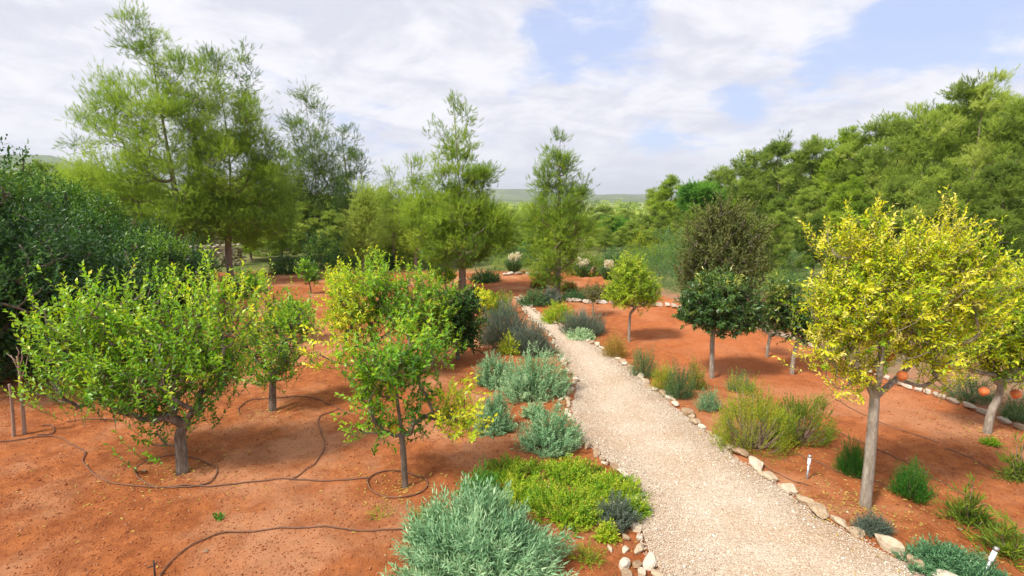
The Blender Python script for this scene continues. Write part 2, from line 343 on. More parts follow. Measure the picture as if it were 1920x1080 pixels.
# ------------------------------------------------------------------ ground sheet
def axis(a, b, st, far, gr=1.09):
    mid = np.arange(a, b, st); out = []; s = st; q = mid[-1]
    while q < far[1]: s *= gr; q += s; out.append(q)
    pre = []; s = st; q = mid[0]
    while q > far[0]: s *= gr; q -= s; pre.append(q)
    return np.concatenate([pre[::-1], mid, out])
gx = axis(-7.5, 9, .055, (-4500, 4500)); gy = axis(3.4, 16, .055, (-60, 6000), 1.06)
XX, YY = np.meshgrid(gx, gy)
PL = [(1330,1300),(1275,1150),(1240,1075),(1212,1020),(1200,970),(1203,930),(1175,893),(1130,855),(1096,820),(1075,780),(1072,745),(1082,715),(1066,690),(1048,655),(1028,625),(1000,598),(982,577),(966,557)]
PR = [(2150,1300),(1900,1165),(1740,1078),(1610,1012),(1500,945),(1420,885),(1340,826),(1285,780),(1245,748),(1195,708),(1152,672),(1092,637),(1055,615),(1030,603),(1008,590),(997,580),(984,568),(972,557)]
wl = np.array([tuple(at(*p)) for p in PL]); wr = np.array([tuple(at(*p)) for p in PR])
def resample(P, n):
    P = catmull(P, 10); d = np.r_[0, np.cumsum(np.linalg.norm(np.diff(P, axis=0), axis=1))]; s = np.linspace(0, d[-1], n)
    return np.stack([np.interp(s, d, P[:, k]) for k in range(3)], 1)
NP = 260; wl_, wr_ = resample(wl, NP), resample(wr, NP)
def path_range(Y):
    return np.interp(Y, wl_[:, 1], wl_[:, 0]), np.interp(Y, wr_[:, 1], wr_[:, 0])
TR = [at(340,880), at(510,766), at(760,912), at(1622,950)]
RINGS = [(c.x, c.y) for c in TR]; TR = [at(340,880), at(510,766), at(760,912), at(1622,950)]
ZZ = H(XX, YY)
lx, rx = path_range(YY)
inside = sst(-.05, .12, XX-lx)*sst(-.05, .12, rx-XX)*(YY < 18.3)*(YY > 1)
ZZ = ZZ*(1-inside)+(H0(XX, YY)-.03)*inside
def sheet(name, V, nx, ny, mat, kind='structure'):
    i = np.arange(nx-1); j = np.arange(ny-1); I, J = np.meshgrid(i, j); a = (J*nx+I).ravel()
    o = npmesh(name, V, np.stack([a, a+1, a+nx+1, a+nx], 1), mat, smooth=True); return tag(o, kind=kind)
sheet('ground', np.stack([XX, YY, ZZ], -1), len(gx), len(gy), groundmat())
# path
NW = 30; u = np.linspace(0, 1, NW)[None, :, None]
PV = wl_[:, None]*(1-u)+wr_[:, None]*u
PV[..., 2] = H0(PV[..., 0], PV[..., 1])+.006+.012*np.sin(np.pi*u[..., 0])+.014*vn(PV[..., 0]*4, PV[..., 1]*4, 21)+.02*vn(PV[..., 0]*1.3, PV[..., 1]*1.3, 22)
sheet('path', PV, NW, NP, pathmat())
def pathz(x, y): return H0(x, y)+.012+.014*vn(x*4, y*4, 21)+.02*vn(x*1.3, y*1.3, 22)
rng = np.random.default_rng(5)
CHIP = (np.array([(.5,0,0),(-.5,.1,0),(0,.55,.05),(.05,-.5,0),(.1,.05,.5),(0,0,-.4)]), np.array([(0,2,4),(2,1,4),(1,3,4),(3,0,4),(2,0,5),(1,2,5),(3,1,5),(0,3,5)]))
def chips(name, x, y, z, size, tint, mat):
    n = len(x); v = inst(CHIP, np.stack([x, y, z], 1), rand_dir(rng, n)*[1,1,.35], rand_dir(rng, n)*.5+[0,0,1], size, size*rng.uniform(.6, 1.2, n), tint, size*rng.uniform(.4, .8, n))
    return tag(npmesh(name, v[0], v[1], mat, tint=v[2]), kind='stuff')
n = 70000; tt = rng.beta(1.1, 1.7, n); k = tt*(NP-1); i0 = np.minimum(k.astype(int), NP-2); fr = (k-i0)[:, None]; uu = rng.uniform(-.03, 1.03, n)[:, None]
pl = wl_[i0]*(1-fr)+wl_[i0+1]*fr; pr = wr_[i0]*(1-fr)+wr_[i0+1]*fr; q = pl*(1-uu)+pr*uu; q = q[(q[:, 1] > 3.6)]; n = len(q)  # loose chips
o = chips('path_gravel', q[:, 0], q[:, 1], pathz(q[:, 0], q[:, 1])+.004, rng.uniform(.008, .020, n)*(1+1.2*(rng.uniform(size=n) < .03)), rng.uniform(0, 1, n), M['gravel'])
tag(o, 'loose cream and pink gravel covering the winding path', 'gravel')
# soil crumbs and pebbles
n = 90000; y = 3.5+15*rng.beta(1, 2.4, n); x = rng.uniform(-1.05, 1.05, n)*y
lx, rx = path_range(y); ok = (x < lx-.02) | (x > rx+.02); x, y = x[ok], y[ok]; n = len(x); sz = .007+.06*rng.beta(1, 9, n)
dens = vn(x*1.5, y*1.5, 33)+.5; keep = rng.uniform(0, 1, n) < .25+dens; x, y, sz = x[keep], y[keep], sz[keep]; n = len(x)
o = chips('soil_crumbs', x, y, H(x, y)+.002, sz, rng.beta(2, 2, n)*.85+.2*(rng.uniform(size=n) < .16), M['clod'])
n = 2600; y2 = 3.5+12*rng.beta(1, 2.2, n); x2 = rng.uniform(-1.05, 1.05, n)*y2; l2, r2 = path_range(y2); ok = (x2 < l2-.05) | (x2 > r2+.05); x2, y2 = x2[ok], y2[ok]; n = len(x2)
tag(chips('soil_clods', x2, y2, H(x2, y2), .02+.035*rng.beta(1, 3, n), rng.beta(2, 2, n)*.8+.25*(rng.uniform(size=n) < .18), M['clod']), 'lumps of red earth and pale stones lying on the orchard soil', 'soil clods')
tag(o, 'red clods and small pebbles strewn over the orchard soil', 'soil crumbs')
# ------------------------------------------------------------------ hills and far woodland
hillm = noisemat('hill_woods', [(.3,(.06,.10,.04)),(.55,(.13,.17,.06)),(.75,(.24,.25,.11))], .012, 1, .0, detail=6)
def hill(cx, cy, wx, wy, h, s):
    x = np.linspace(-2.4, 2.4, 90); y = np.linspace(-2.4, 2.4, 30); X, Y = np.meshgrid(x, y)
    Z = h*np.exp(-X**2-Y**2)*(1+.5*vn(X*2.2+s, Y*2.2, s)+.2*vn(X*7+s, Y*7, s))-8
    tag(sheet('hills', np.stack([cx+X*wx, cy+Y*wy, Z], -1), 90, 30, hillm), kind='structure')
hill(-60, 2600, 420, 300, 66, 3); hill(330, 2100, 260, 250, 36, 4); hill(820, 3000, 700, 400, 58, 6); hill(-1300, 1500, 520, 350, 118, 8); hill(90, 1500, 500, 200, 20, 12)
def ball_cloud(rng, P, size, nl, ls, tint):
    n = len(P); off = norm(rng.normal(size=(n, nl, 3)))*rng.uniform(.55, 1, (n, nl, 1)); off[..., 2] = off[..., 2]*.75+.6
    Q = P[:, None]+off*size[:, None, None]; D = off+rng.normal(size=off.shape)*.8
    return inst(LEAFQ, Q.reshape(-1, 3), D.reshape(-1, 3), (off+[0,0,.6]+rng.normal(size=off.shape)*.3).reshape(-1, 3), np.repeat(size*ls, nl), np.repeat(size*ls*.8, nl), (tint[:, None]+rng.normal(0, .1, (n, nl))).ravel())
n = 2600; y = 95+1000*rng.beta(1, 2.6, n); x = (rng.uniform(-1.05, 1.05, n))*y
keep = rng.uniform(size=n) < np.clip(.35+1.6*vn(x*.02, y*.02, 44)+(np.abs(x) > .35*y)*.5, .08, 1); x, y = x[keep], y[keep]; n = len(x)
P = np.stack([x, y, H0(x, y)-.5], 1); v = ball_cloud(rng, P, rng.uniform(1.8, 3.6, n)*(1+y/700), 60, .42, rng.uniform(.2, .95, n))
tag(npmesh('far_woodland', v[0], v[1], M['pine_far'], tint=v[2]), 'pale green woodland filling the valley below the distant hills', 'woodland', kind='stuff')

ORD = ['first','second','third','fourth','fifth','sixth','seventh','eighth','ninth','tenth','eleventh','twelfth','thirteenth','fourteenth','fifteenth','sixteenth','seventeenth','eighteenth','nineteenth','twentieth','twenty-first','twenty-second','twenty-third','twenty-fourth']+[f'{t}-{u}' if u else t0 for t0, t in (('thirtieth','thirty'),('fortieth','forty'),('fiftieth','fifty')) for u in ('','first','second','third','fourth','fifth','sixth','seventh','eighth','ninth')]
ORD[24:24] = ['twenty-fifth','twenty-sixth','twenty-seventh','twenty-eighth','twenty-ninth']
ORD += [f'{t}-{u}' if u else t0 for t0, t in (('sixtieth','sixty'),('seventieth','seventy'),('eightieth','eighty'),('ninetieth','ninety')) for u in ['']+ORD[:9]]
# ------------------------------------------------------------------ tree skeletons
def skeleton(rng, trunk, tips, r_base, expo=.42, up=.45, rmin=.004, sides=5, wob=.12, limbs=()):
    """trunk: polyline (m,3); tips: (n,3). every tip joins the tree through a bent branch; thickness from what it carries"""
    nodes = [tuple(p) for p in trunk]; par = list(range(-1, len(trunk)-1)); first = len(trunk)
    fork = np.array(trunk[-1]); cen = np.array(trunk[len(trunk)//2])
    order = np.argsort(np.linalg.norm(tips-np.array(trunk[len(trunk)//2]), axis=1)+rng.uniform(0, .2, len(tips)))
    NA = np.zeros((first+4*len(tips)+200, 3)); NA[:first] = trunk; cnt = first
    lo = max(1, int(first*.34)) if first > 4 else first-1
    for lm in limbs:
        pr = first-1
        for p in catmull([trunk[-1]]+list(lm), 3)[1:]:
            NA[cnt] = p; par.append(pr); pr = cnt; cnt += 1
    if limbs: lo = first
    for i in order:
        t = tips[i]; c = NA[lo:cnt]; hd = np.hypot(c[:, 0]-t[0], c[:, 1]-t[1]); d = np.linalg.norm(c-t, axis=1)
        cost = d+1.5*np.maximum(0, c[:, 2]-(t[2]-up*hd)); j = lo+int(np.argmin(cost)); a = NA[j].copy(); dd = np.linalg.norm(t-a)
        pr = j
        for s in (.33, .68, 1.):
            p = a+(t-a)*s; p[2] += -.18*dd*math.sin(math.pi*s)*(.5+.5*up)
            if s < 1: p += rng.normal(0, wob*dd*.35, 3)
            NA[cnt] = p; par.append(pr); pr = cnt; cnt += 1
    w = np.zeros(cnt); ch = np.zeros(cnt, int)
    for k in range(1, cnt): ch[par[k]] += 1
    w[ch == 0] = 1; w[0] = 0
    for k in range(cnt-1, 0, -1): w[par[k]] += w[k] if w[k] else 1
    rad = np.maximum(rmin, r_base*(w/w.max())**expo)
    rad[:first] *= np.linspace(1.06, .80, first); rad[0] *= 1.25
    parts = []; done = np.zeros(cnt, bool)
    kids = [[] for _ in range(cnt)]
    for k in range(1, cnt): kids[par[k]].append(k)
    starts = [(0, None)]
    while starts:
        s, p = starts.pop(); ch_ = [s] if p is None else [p, s]
        rr = [rad[c] for c in ch_]
        if p is not None: rr[0] = min(rad[p], rad[s]*1.35)
        cur = s
        while kids[cur]:
            ks = kids[cur]; b = max(ks, key=lambda q: w[q])
            for q in ks:
                if q != b: starts.append((q, cur))
            ch_.append(b); rr.append(rad[b]); cur = b
        if len(ch_) > 1:
            P = NA[ch_]; rr = np.array(rr)
            if rr.max() > r_base*.12 and len(ch_) > 2:
                P2 = catmull(P, 3); r2 = np.interp(np.linspace(0, len(rr)-1, len(P2)), np.arange(len(rr)), rr); parts.append(tube(P2, r2, 8 if rr.max() > r_base*.5 else sides+(sides % 2)))
            else: parts.append(tube(P, rr, 4))
    return join(parts)
def in_lobes(rng, lobes, n, shell=.45):
    """points spread through ellipsoid lobes (x,y,z,rx,ry,rz[,tint]); returns points, outward dirs, tints"""
    vol = np.array([l[3]*l[4]*l[5] for l in lobes])**.75; k = rng.choice(len(lobes), n, p=vol/vol.sum())
    L = np.array([tuple(l[:6]) for l in lobes]); ti = np.array([l[6] if len(l) > 6 else .5 for l in lobes])
    d = rand_dir(rng, n); r = rng.uniform(shell, 1, n)**.7
    P = L[k, :3]+d*L[k, 3:6]*r[:, None]
    return P, d, ti[k], k
def pxlobes(base, lobes, depth=.95):
    """lobes given on the picture (px,py,rx,ry[,tint[,dy]]) at the tree's own distance -> metres, local to its base"""
    out = []
    for l in lobes:
        tint = l[4] if len(l) > 4 else .5; dy = l[5] if len(l) > 5 else 0
        Y = base.y+dy; c = ray(l[0], l[1], Y); sc = Y/F
        rx, rz = l[2]*sc, l[3]*sc
        out.append((c.x-base.x, dy, c.z-base.z, rx, rx*depth, rz, tint))
    return out
def local(base, px, py, dy=0):
    c = ray(px, py, base.y+dy); return np.array((c.x-base.x, dy, c.z-base.z))
def broadleaf(name, label, base, trunk_px, lobes, seed, mat, bark, r=.06, ntips=220, K=12, ll=.075, lw=.034, SL=.22, spt=3, ang=1.0, tj=.13, twig=True, group=None, cat='tree', up=.35, T=LEAF, curl=.2, outw=.7, shell=.3, upw=.7, ctj=.12, droop=0, limbs_px=(), expo=.42):
    rng = np.random.default_rng(seed); e = empty(name, base, label, cat, group)
    tr = catmull([np.array((0, 0, -.12))]+[local(base, *p) for p in trunk_px], 4)
    lb = pxlobes(base, lobes); tips, d, ti, k = in_lobes(rng, lb, ntips, shell)
    tips[:, 2] = np.maximum(tips[:, 2], .12)
    v = skeleton(rng, tr, tips, r, up=up, rmin=.0035, expo=expo, limbs=[[local(base, *p) for p in l] for l in limbs_px]); npmesh('trunk', v[0], v[1], bark, e, smooth=True)
    ct = ti+rng.normal(0, ctj, len(tips))
    t2 = np.repeat(tips, spt, 0)+rng.normal(0, SL*.35, (ntips*spt, 3)); d2 = np.repeat(d, spt, 0)*outw+rng.normal(0, .55, (ntips*spt, 3))+[0, 0, upw]
    if droop: d2[:, 2] -= droop
    v = shoots(rng, t2, d2, SL, K, ll, lw, ang, T, curl, np.repeat(ct, spt), tj); cr = npmesh('crown', v[0], v[1], mat, e, tint=v[2])
    if twig:
        dn = norm(d2); v = inst(STICK, t2-dn*SL*.45, dn, rand_dir(rng, len(t2)), SL*1.1, .006, 0); npmesh('twigs', v[0], v[1], M['twig'], e)
    return e, tips
def fruit(parent, name, p, r, mat, crown=False):
    import bmesh
    bm = bmesh.new(); bmesh.ops.create_uvsphere(bm, u_segments=16, v_segments=10, radius=r)
    for v in bm.verts:
        z = v.co.z/r
        if name == 'lemon': v.co.z *= 1.22+.18*abs(z)**4
        else: v.co.z *= .93
        if crown and z < -.93: v.co.z -= r*.22
    me = bpy.data.meshes.new(name); bm.to_mesh(me); bm.free(); me.materials.append(mat)
    for pl_ in me.polygons: pl_.use_smooth = True
    o = bpy.data.objects.new(name, me); COL.objects.link(o); o.parent = parent; o.location = p; o.rotation_euler = (.2, .1, 0)
    v = tube([(0, 0, r*.9), (.004, 0, r*1.5), (0, .006, r*2.2)], [.004, .003, .003], 4); s = npmesh('stalk', v[0], v[1], M['twig'], o)
    return o
# ---- pines
def pine_parts(rng, e, height, lb, nclump, tpc, need, nl, nw, mat, r, csz=.42, SL=.30, lean=0, K=None, ascend=.75, trunk=None):
    if trunk is None:
        zt = height*.93; trunk = [(0, 0, -.15)]+[(lean*(s**1.5)*height+.05*height*.4*math.sin(s*5+lean*9)*s*.5, .02*height*math.sin(s*4), zt*s) for s in np.linspace(.08, 1, 12)]
    tr = catmull(trunk, 2)
    cl, d, ti, k = in_lobes(rng, lb, nclump, .35)
    cl[:, 2] = np.maximum(cl[:, 2], height*.1); ok = cl[:, 2] < height*1.02; cl, d, ti = cl[ok], d[ok], ti[ok]; nc = len(cl)
    v = skeleton(rng, tr, cl, r, expo=.55, up=.35, rmin=.008, wob=.10); npmesh('trunk', v[0], v[1], M['barkpine'], e, smooth=True)
    ct = ti+rng.normal(0, .13, nc); cs = csz*rng.uniform(.6, 1.25, nc)
    off = rng.normal(size=(nc, int(tpc*1.9), 3))*[.46, .46, .34]*cs[:, None, None]; P = cl[:, None]+off
    D = off/np.maximum(cs, .01)[:, None, None]*.9+d[:, None]*.5+[0, 0, ascend*.8]+rng.normal(0, .45, off.shape)
    v = shoots(rng, P.reshape(-1, 3), D.reshape(-1, 3), SL*.6, max(12, int(need*.9)), nl*.9, nw*.62, .95, NEED, .2, np.repeat(ct, int(tpc*1.9)), .10, upn=.6, start=-.5)
    npmesh('crown', v[0], v[1], mat, e, tint=v[2])
    return e
def pine_px(name, label, base, lobes, seed, height_px, nclump=140, tpc=16, need=20, nl=.13, nw=.016, mat='pine', r=.13, group=None, csz=.42, trunk_px=None, **k):
    rng = np.random.default_rng(seed); e = empty(name, base, label, 'tree', group)
    h = local(base, 0, height_px)[2]; lb = pxlobes(base, lobes)
    trunk = None if trunk_px is None else [(0, 0, -.15)]+[local(base, *p) for p in trunk_px]
    pine_parts(rng, e, h, lb, nclump, tpc, need, nl, nw, M[mat], r, csz, trunk=trunk, **k); return e
# unique pines seen clearly
b = at(338, 520); b.y = 20.5; b = Vector(((338-960)/F*20.5, 20.5, h1((338-960)/F*20.5, 20.5)))
pine_px('pine_tree', 'tallest pine, broad and light green, rising above the dark shrubs on the left', b,
  [(285,95,32,65,.45),(250,60,22,50,.4),(330,110,22,40,.45),(190,190,36,75,.45),(225,330,85,60,.7),(300,250,110,90,.6),(360,190,60,80,.55),(330,340,120,75,.55),(250,200,60,80,.6),(300,420,110,45,.4),(170,340,50,45,.72),(380,400,80,50,.4),(150,250,22,50,.5),(400,290,60,60,.6),(300,170,45,45,.5),(140,330,40,30,.75)], 11, 8,
  450, 18, 24, r=.145, trunk_px=[(338,480),(336,430),(330,370),(318,300),(304,220),(292,150),(284,80),(280,40)], csz=.5)
b = onY(428, 22)
pine_px('pine_tree', 'pine with two upright leaders on the right side of the tallest pine', b,
  [(395,130,28,50,.4),(450,140,24,55,.35),(420,230,75,70,.6),(480,250,40,70,.5),(430,330,95,70,.6),(500,330,50,70,.5),(440,410,95,50,.45),(520,400,50,50,.4)], 12, 75,
  330, 18, 24, r=.125, trunk_px=[(428,470),(430,410),(432,340),(428,270),(418,200),(402,120)], csz=.5)
b = onY(600, 30)
pine_px('pine_tree', 'tall conical dark pine left of the sky gap', b,
  [(568,175,18,38,.35),(572,230,38,45,.4),(600,270,50,50,.35),(570,330,65,50,.3),(610,370,60,60,.2),(560,400,60,50,.35),(620,440,70,45,.4)], 13, 138,
  260, 16, 20, nl=.16, nw=.022, r=.13, mat='blue_pine', trunk_px=[(600,470),(598,400),(590,320),(578,230),(570,160)], csz=.6, SL=.4)
b = onY(655, 33)
pine_px('pine_tree', 'slim dark pine beside the tall conical pine', b,
  [(655,260,14,35,.35),(662,310,28,35,.35),(660,360,32,45,.3),(655,410,35,45,.4)], 14, 225,
  90, 14, 18, nl=.17, nw=.024, r=.12, mat='blue_pine', csz=.6, SL=.4)
b = at(867, 552)
pine_px('pine_tree', 'large pine with thick bare trunk standing left of the head of the path', b,
  [(850,205,18,28,.45),(868,215,14,22,.45),(852,265,42,40,.5),(822,262,26,26,.4),(900,285,24,30,.45),(862,330,58,45,.45),(905,335,30,28,.4),(845,390,78,45,.55),(885,420,80,50,.5),(810,430,60,40,.45),(860,465,88,32,.3),(925,440,50,38,.5)], 15, 181,
  260, 18, 24, r=.125, trunk_px=[(867,520),(866,470),(864,400),(860,330),(855,260),(850,200)], csz=.40, SL=.26)
b = at(1045, 557)
pine_px('pine_tree', 'open airy pine with grey trunk standing right of the head of the path', b,
  [(1050,268,13,24,.45),(1050,310,32,34,.45),(1028,340,30,30,.45),(1080,345,30,34,.35),(1055,380,58,36,.5),(1055,425,64,38,.5),(1040,470,58,30,.5),(1030,515,40,18,.4)], 16, 246,
  180, 14, 20, r=.10, trunk_px=[(1046,520),(1046,470),(1040,430),(1046,390),(1050,330),(1050,270)], csz=.36, SL=.24)
for i, (px, Y, top, lbs, lab) in enumerate([
  (738, 26, 300, [(738,335,18,28),(735,385,34,40,.65),(740,440,45,40,.6)], 'slender pale pine with a narrow tip, left of the large path pine'),
  (778, 25, 290, [(778,325,20,30),(780,375,34,40,.6),(775,430,45,45,.6)], 'slender pale pine close against the large path pine'),
  (680, 24, 345, [(680,370,17,25,.7),(678,415,28,35,.7),(680,455,30,25,.6)], 'young light green pine on a thin pole-like trunk, left of the slender pale pines'),
  (940, 34, 385, [(940,410,25,25,.6),(945,450,40,30,.7)], 'low yellow-green pine behind the red clearing, right of the large path pine'),
  (990, 40, 380, [(990,405,25,22,.75),(985,445,35,28,.75)], 'small bright pine between the two path pines')]):
    b = onY(px, Y); pine_px('pine_tree', lab, b, lbs, 30+i, top, 80, 14, 18, nl=.15, nw=.020, r=.075, mat='pine_far' if i != 1 else 'pine', csz=.5, SL=.32)
# archetype pines for the woods: round, dense
def wood_pine(seed, h, w, name='pine_tree', mat='pine_far'):
    rng = np.random.default_rng(seed); e = empty(name, (0, 0, 0), 'x', 'tree')
    lb = [(0, 0, h*.93, w*.14, w*.14, h*.07, .65)]
    for i in range(22):
        t = i/21.; a = i*2.4+rng.uniform(-.5, .5); env = max(.12, 1-((t-.38)/.66)**2)**.6*(.6+.6*rng.uniform()); rr = w*.42*env; q = w*rng.uniform(.13, .23)*(.75+.25*(1-t)); tt = .60+.17*rng.normal()
        lb.append((math.cos(a)*rr, math.sin(a)*rr, h*(.2+.72*t), q, q, q*.75, tt))
        if i % 2: lb.append((math.cos(a+.5)*rr*.5, math.sin(a+.5)*rr*.5, h*(.24+.72*t), q, q, q*.8, tt))
    pine_parts(rng, e, h, lb, 270, 15, 24, .20, .040, M[mat], .15, .5, SL=.42); return e
arch = [wood_pine(50, 10, 5.6), wood_pine(51, 10, 4.8), wood_pine(52, 10, 6.2), wood_pine(53, 10, 5.0, mat='pine'), wood_pine(54, 10, 5.4, mat='blue_pine')]
used = [False]*5
def place_pine(k, px, Y, top, label, group='pines of the right-hand wood', wsc=1.):
    b = onY(px, Y); h = (ray(px, top, Y).z-b.z)/10.
    rz = (px*1.7+Y*3.1) % 6.28; sc = (h*wsc, h*wsc, h)
    if not used[k]:
        used[k] = True; r = arch[k]; r.location = b; r.rotation_euler = (0, 0, rz); r.scale = sc; r['label'] = label; r['group'] = group
    else: r = dup(arch[k], b, rz, sc, label, group)
    return r
front = [(1912,22,170,'pine cut by the right border behind the yellow trees'),(1805,26,142,'tallest pine of the right-hand wood, its top breaking the skyline'),
 (1705,29,195,'pine left of the tallest one in the right-hand wood'),(1640,33,215,'pine on the skyline above the left half of the large yellow tree'),
 (1575,36,240,'rounded skyline pine left of the large yellow tree'),(1510,39,255,'skyline pine directly above the dark orchard tree with white fruit stems'),
 (1448,42,262,'skyline pine above the olive-brown tree'),(1395,47,282,'skyline pine behind the olive-brown tree, left side'),
 (1345,53,312,'skyline pine just right of the bright stone pine'),(1255,55,328,'pine at the left end of the right-hand wood with a pointed top'),
 (1222,66,352,'smallest distant pine at the left end of the right-hand wood'),
 (1870,19.5,300,'front pine with bare lower branches behind the yellow tree crown on the right'),(1760,22,300,'front pine above the right half of the large yellow crown'),
 (1680,25,330,'front pine above the tip of the large yellow crown'),(1590,27,330,'front pine between the large yellow tree and the skyline'),
 (1515,29,350,'front pine behind the dark orchard tree with yellow leaves'),(1455,32,370,'front pine right of the olive-brown tree'),
 (1300,42,385,'low pine left of the olive-brown tree under the bright stone pine'),(1240,48,400,'low pine at the left foot of the right-hand wood'),
 (1300,31,425,'low light pine behind the left side of the olive-brown tree'),(1455,24,395,'low front pine just right of the olive-brown tree top'),(1530,22,400,'low front pine touching the left side of the large yellow crown'),(1400,28,400,'low front pine behind the right shoulder of the olive-brown tree'),(1225,36,432,'low light pine left of the olive-brown tree in the middle distance')]
for i, (px, Y, top, lab) in enumerate(front): place_pine(2 if i == 1 else (i*3+1) % 5, px, Y, top, lab, wsc=1.15 if Y > 30 else 1.)
rr_ = np.random.default_rng(4); fill = []
for i in range(34):
    px = 1985-i*22.5; Y = [31, 37, 44][i % 3]+(1985-px)*.018+rr_.uniform(-2, 2); sky_y = np.interp(px, [1180, 1240, 1330, 1440, 1600, 1700, 1810, 1920], [385, 350, 318, 275, 240, 205, 150, 178])
    fill.append((px, Y, sky_y+[70, 35, 12][i % 3]+rr_.uniform(-6, 28)))
for i, (px, Y, top) in enumerate(fill): place_pine(int(rr_.integers(5)), px, Y, top, f'pine in the depth of the right-hand wood, {ORD[i]} from the right', wsc=1.15)
for i, (px, Y, top) in enumerate([(505,36,300),(470,42,330),(545,40,340),(700,48,355),(640,45,370),(90,34,300),(200,38,320),(720,60,350),(820,60,360),(300,40,330),(400,46,330)]):
    place_pine(i % 4, px, Y, top, f'hazy pine behind the tall left pines, {ORD[sorted([505,470,545,700,640,90,200,720,820,300,400]).index(px)]} from the left', 'pines of the left-hand wood', 1.3)
for i, (px, Y, top) in enumerate([(915,75,388),(960,85,392),(1010,70,395),(1130,90,385),(1100,78,405),(1170,80,392),(900,60,410),(985,62,425),(1120,60,420),(1060,66,415),(1160,62,432)]):
    place_pine((i+1) % 4, px, Y, top, f'small pale valley tree near the path pines, {ORD[sorted([915,960,1010,1130,1100,1170,900,985,1120,1060,1160]).index(px)]} from the left', 'valley trees', 1.8)
ri = np.random.default_rng(15); inf = []
for i in range(30):
    px = 885+i*12+ri.uniform(-5, 5); Y = [30, 38, 47][i % 3]+ri.uniform(-2, 3)
    if Y < 36 and 1080 < px: Y += 5
    inf.append((px, Y, ri.uniform(402, 440)+(12 if i % 3 == 0 else 0)))
for i, (px, Y, top) in enumerate(inf): place_pine(int(ri.integers(4)), px, Y, top, f'low yellow-green tree behind the red clearing, {ORD[i]} from the left', 'low trees behind the red clearing', 1.7)
for i in range(16):
    px = 470+i*26+ri.uniform(-8, 8); Y = 27+[0, 5][i % 2]+ri.uniform(0, 3)
    place_pine(int(ri.integers(5)), px, Y, ri.uniform(375, 440), f'young pine among the dark shrubs left of the large path pine, {ORD[i]} from the left', 'young pines left of the path pines', 1.3)
# ------------------------------------------------------------------ broadleaf orchard trees
b = TR[0]
e, _ = broadleaf('lemon_tree', 'large spreading bright green lemon tree with curved grey trunk, front left', b, [(340,845),(338,815),(352,785)],
  [(400,640,70,75,.62),(330,690,90,75,.45),(250,690,80,65,.5),(300,620,60,60,.62),(180,620,60,50,.62),(110,640,45,35,.66),(80,570,22,40,.72),(120,600,40,30,.7),(140,700,60,40,.5),(210,580,40,30,.64),(260,570,22,28,.7),(375,560,30,35,.75),(370,500,9,40,.72),(440,590,40,45,.8),(420,700,40,35,.5),(350,740,55,38,.3),(95,740,40,8,.7),(150,765,30,9,.75),(300,560,20,30,.65),(285,815,22,18,.4),(220,745,70,22,.4),(300,768,50,18,.3),(400,755,30,18,.35)],
  101, M['lemon'], M['bark'], .068, 350, 17, .064, .029, .36, 3, ctj=.11, tj=.11, shell=.3, upw=1.25, ang=.95, group='lemon trees of the left orchard')
b = TR[1]
e, _ = broadleaf('lemon_tree', 'small lemon tree with a short thick trunk, behind the large front lemon tree', b, [(511,735),(512,700)],
  [(520,650,55,45,.5),(490,620,30,30,.5),(560,600,25,35,.6),(505,560,22,40,.6),(570,620,22,20,.6),(520,690,45,18,.5),(460,640,20,20,.6)],
  102, M['lemon'], M['bark'], .056, 130, 14, .060, .027, .27, 3, upw=1.1, group='lemon trees of the left orchard')
fruit(e, 'lemon', local(b, 484, 706), .045, M['lemonskin'])
b = TR[2]
e, _ = broadleaf('lemon_tree', 'sparse young lemon tree with thin straight trunk and yellow side branches, centre', b, [(757,860),(752,800),(745,750),(745,700)],
  [(740,690,60,40,.45),(700,730,40,40,.5),(790,670,50,30,.5),(700,790,35,28,.5),(760,640,50,25,.6),(780,790,25,28,.15),(855,785,32,22,.97),(850,778,30,18,1.0),(862,795,24,22,.95),(835,768,20,12,.95),(865,730,14,18,.85),(868,740,12,16,.9),(815,765,22,9,.8),(650,760,14,14,.8),(610,660,22,12,.95),(605,662,18,12,1.0),(640,665,20,8,.9),(670,668,22,9,.8),(795,730,25,30,.35),(820,620,25,20,.6),(680,680,30,20,.5)],
  103, M['lemon'], M['bark'], .034, 135, 14, .066, .030, .28, 3, ctj=.12, shell=.1, group='lemon trees of the left orchard')
fruit(e, 'lemon', local(b, 738, 805), .05, M['lemonskin']); fruit(e, 'lemon', local(b, 742, 792, .05), .042, M['lemonskin'])
b = at(705, 712)
broadleaf('lemon_tree', 'lemon tree with yellowing leaves on its left side, behind the sparse young lemon tree', b, [(703,690),(700,650),(695,620)],
  [(670,560,50,38,.88),(640,590,30,30,1.0),(645,575,30,30,.95),(700,530,45,28,.7),(715,500,15,15,.75),(720,600,50,40,.5),(660,630,30,25,.85),(740,570,40,35,.5),(650,540,25,25,.85)],
  104, M['lemon'], M['bark'], .05, 185, 14, .070, .032, .3, 3, group='lemon trees of the left orchard')
b = at(800, 690)
broadleaf('lemon_tree', 'bushy mid-green lemon tree to the right of the yellowing one', b, [(798,665),(795,640),(792,610)],
  [(780,550,45,35,.6),(810,570,45,35,.5),(800,610,45,35,.45),(830,640,30,30,.4),(790,525,25,15,.7),(760,600,35,30,.5),(825,590,25,20,.7)],
  105, M['lemon'], M['bark'], .05, 150, 14, .070, .032, .3, 3, group='lemon trees of the left orchard')
b = at(858, 672)
broadleaf('orange_tree', 'dark green bushy citrus tree with low crown beside the grey lavender', b, [(858,655),(858,630),(860,605)],
  [(862,575,35,32,.45),(855,620,32,32,.4),(880,600,25,35,.5),(845,590,25,30,.5),(872,640,20,18,.5)],
  106, M['darkgreen'], M['bark'], .045, 200, 11, .09, .04, .2, 3)
b = at(912, 600)
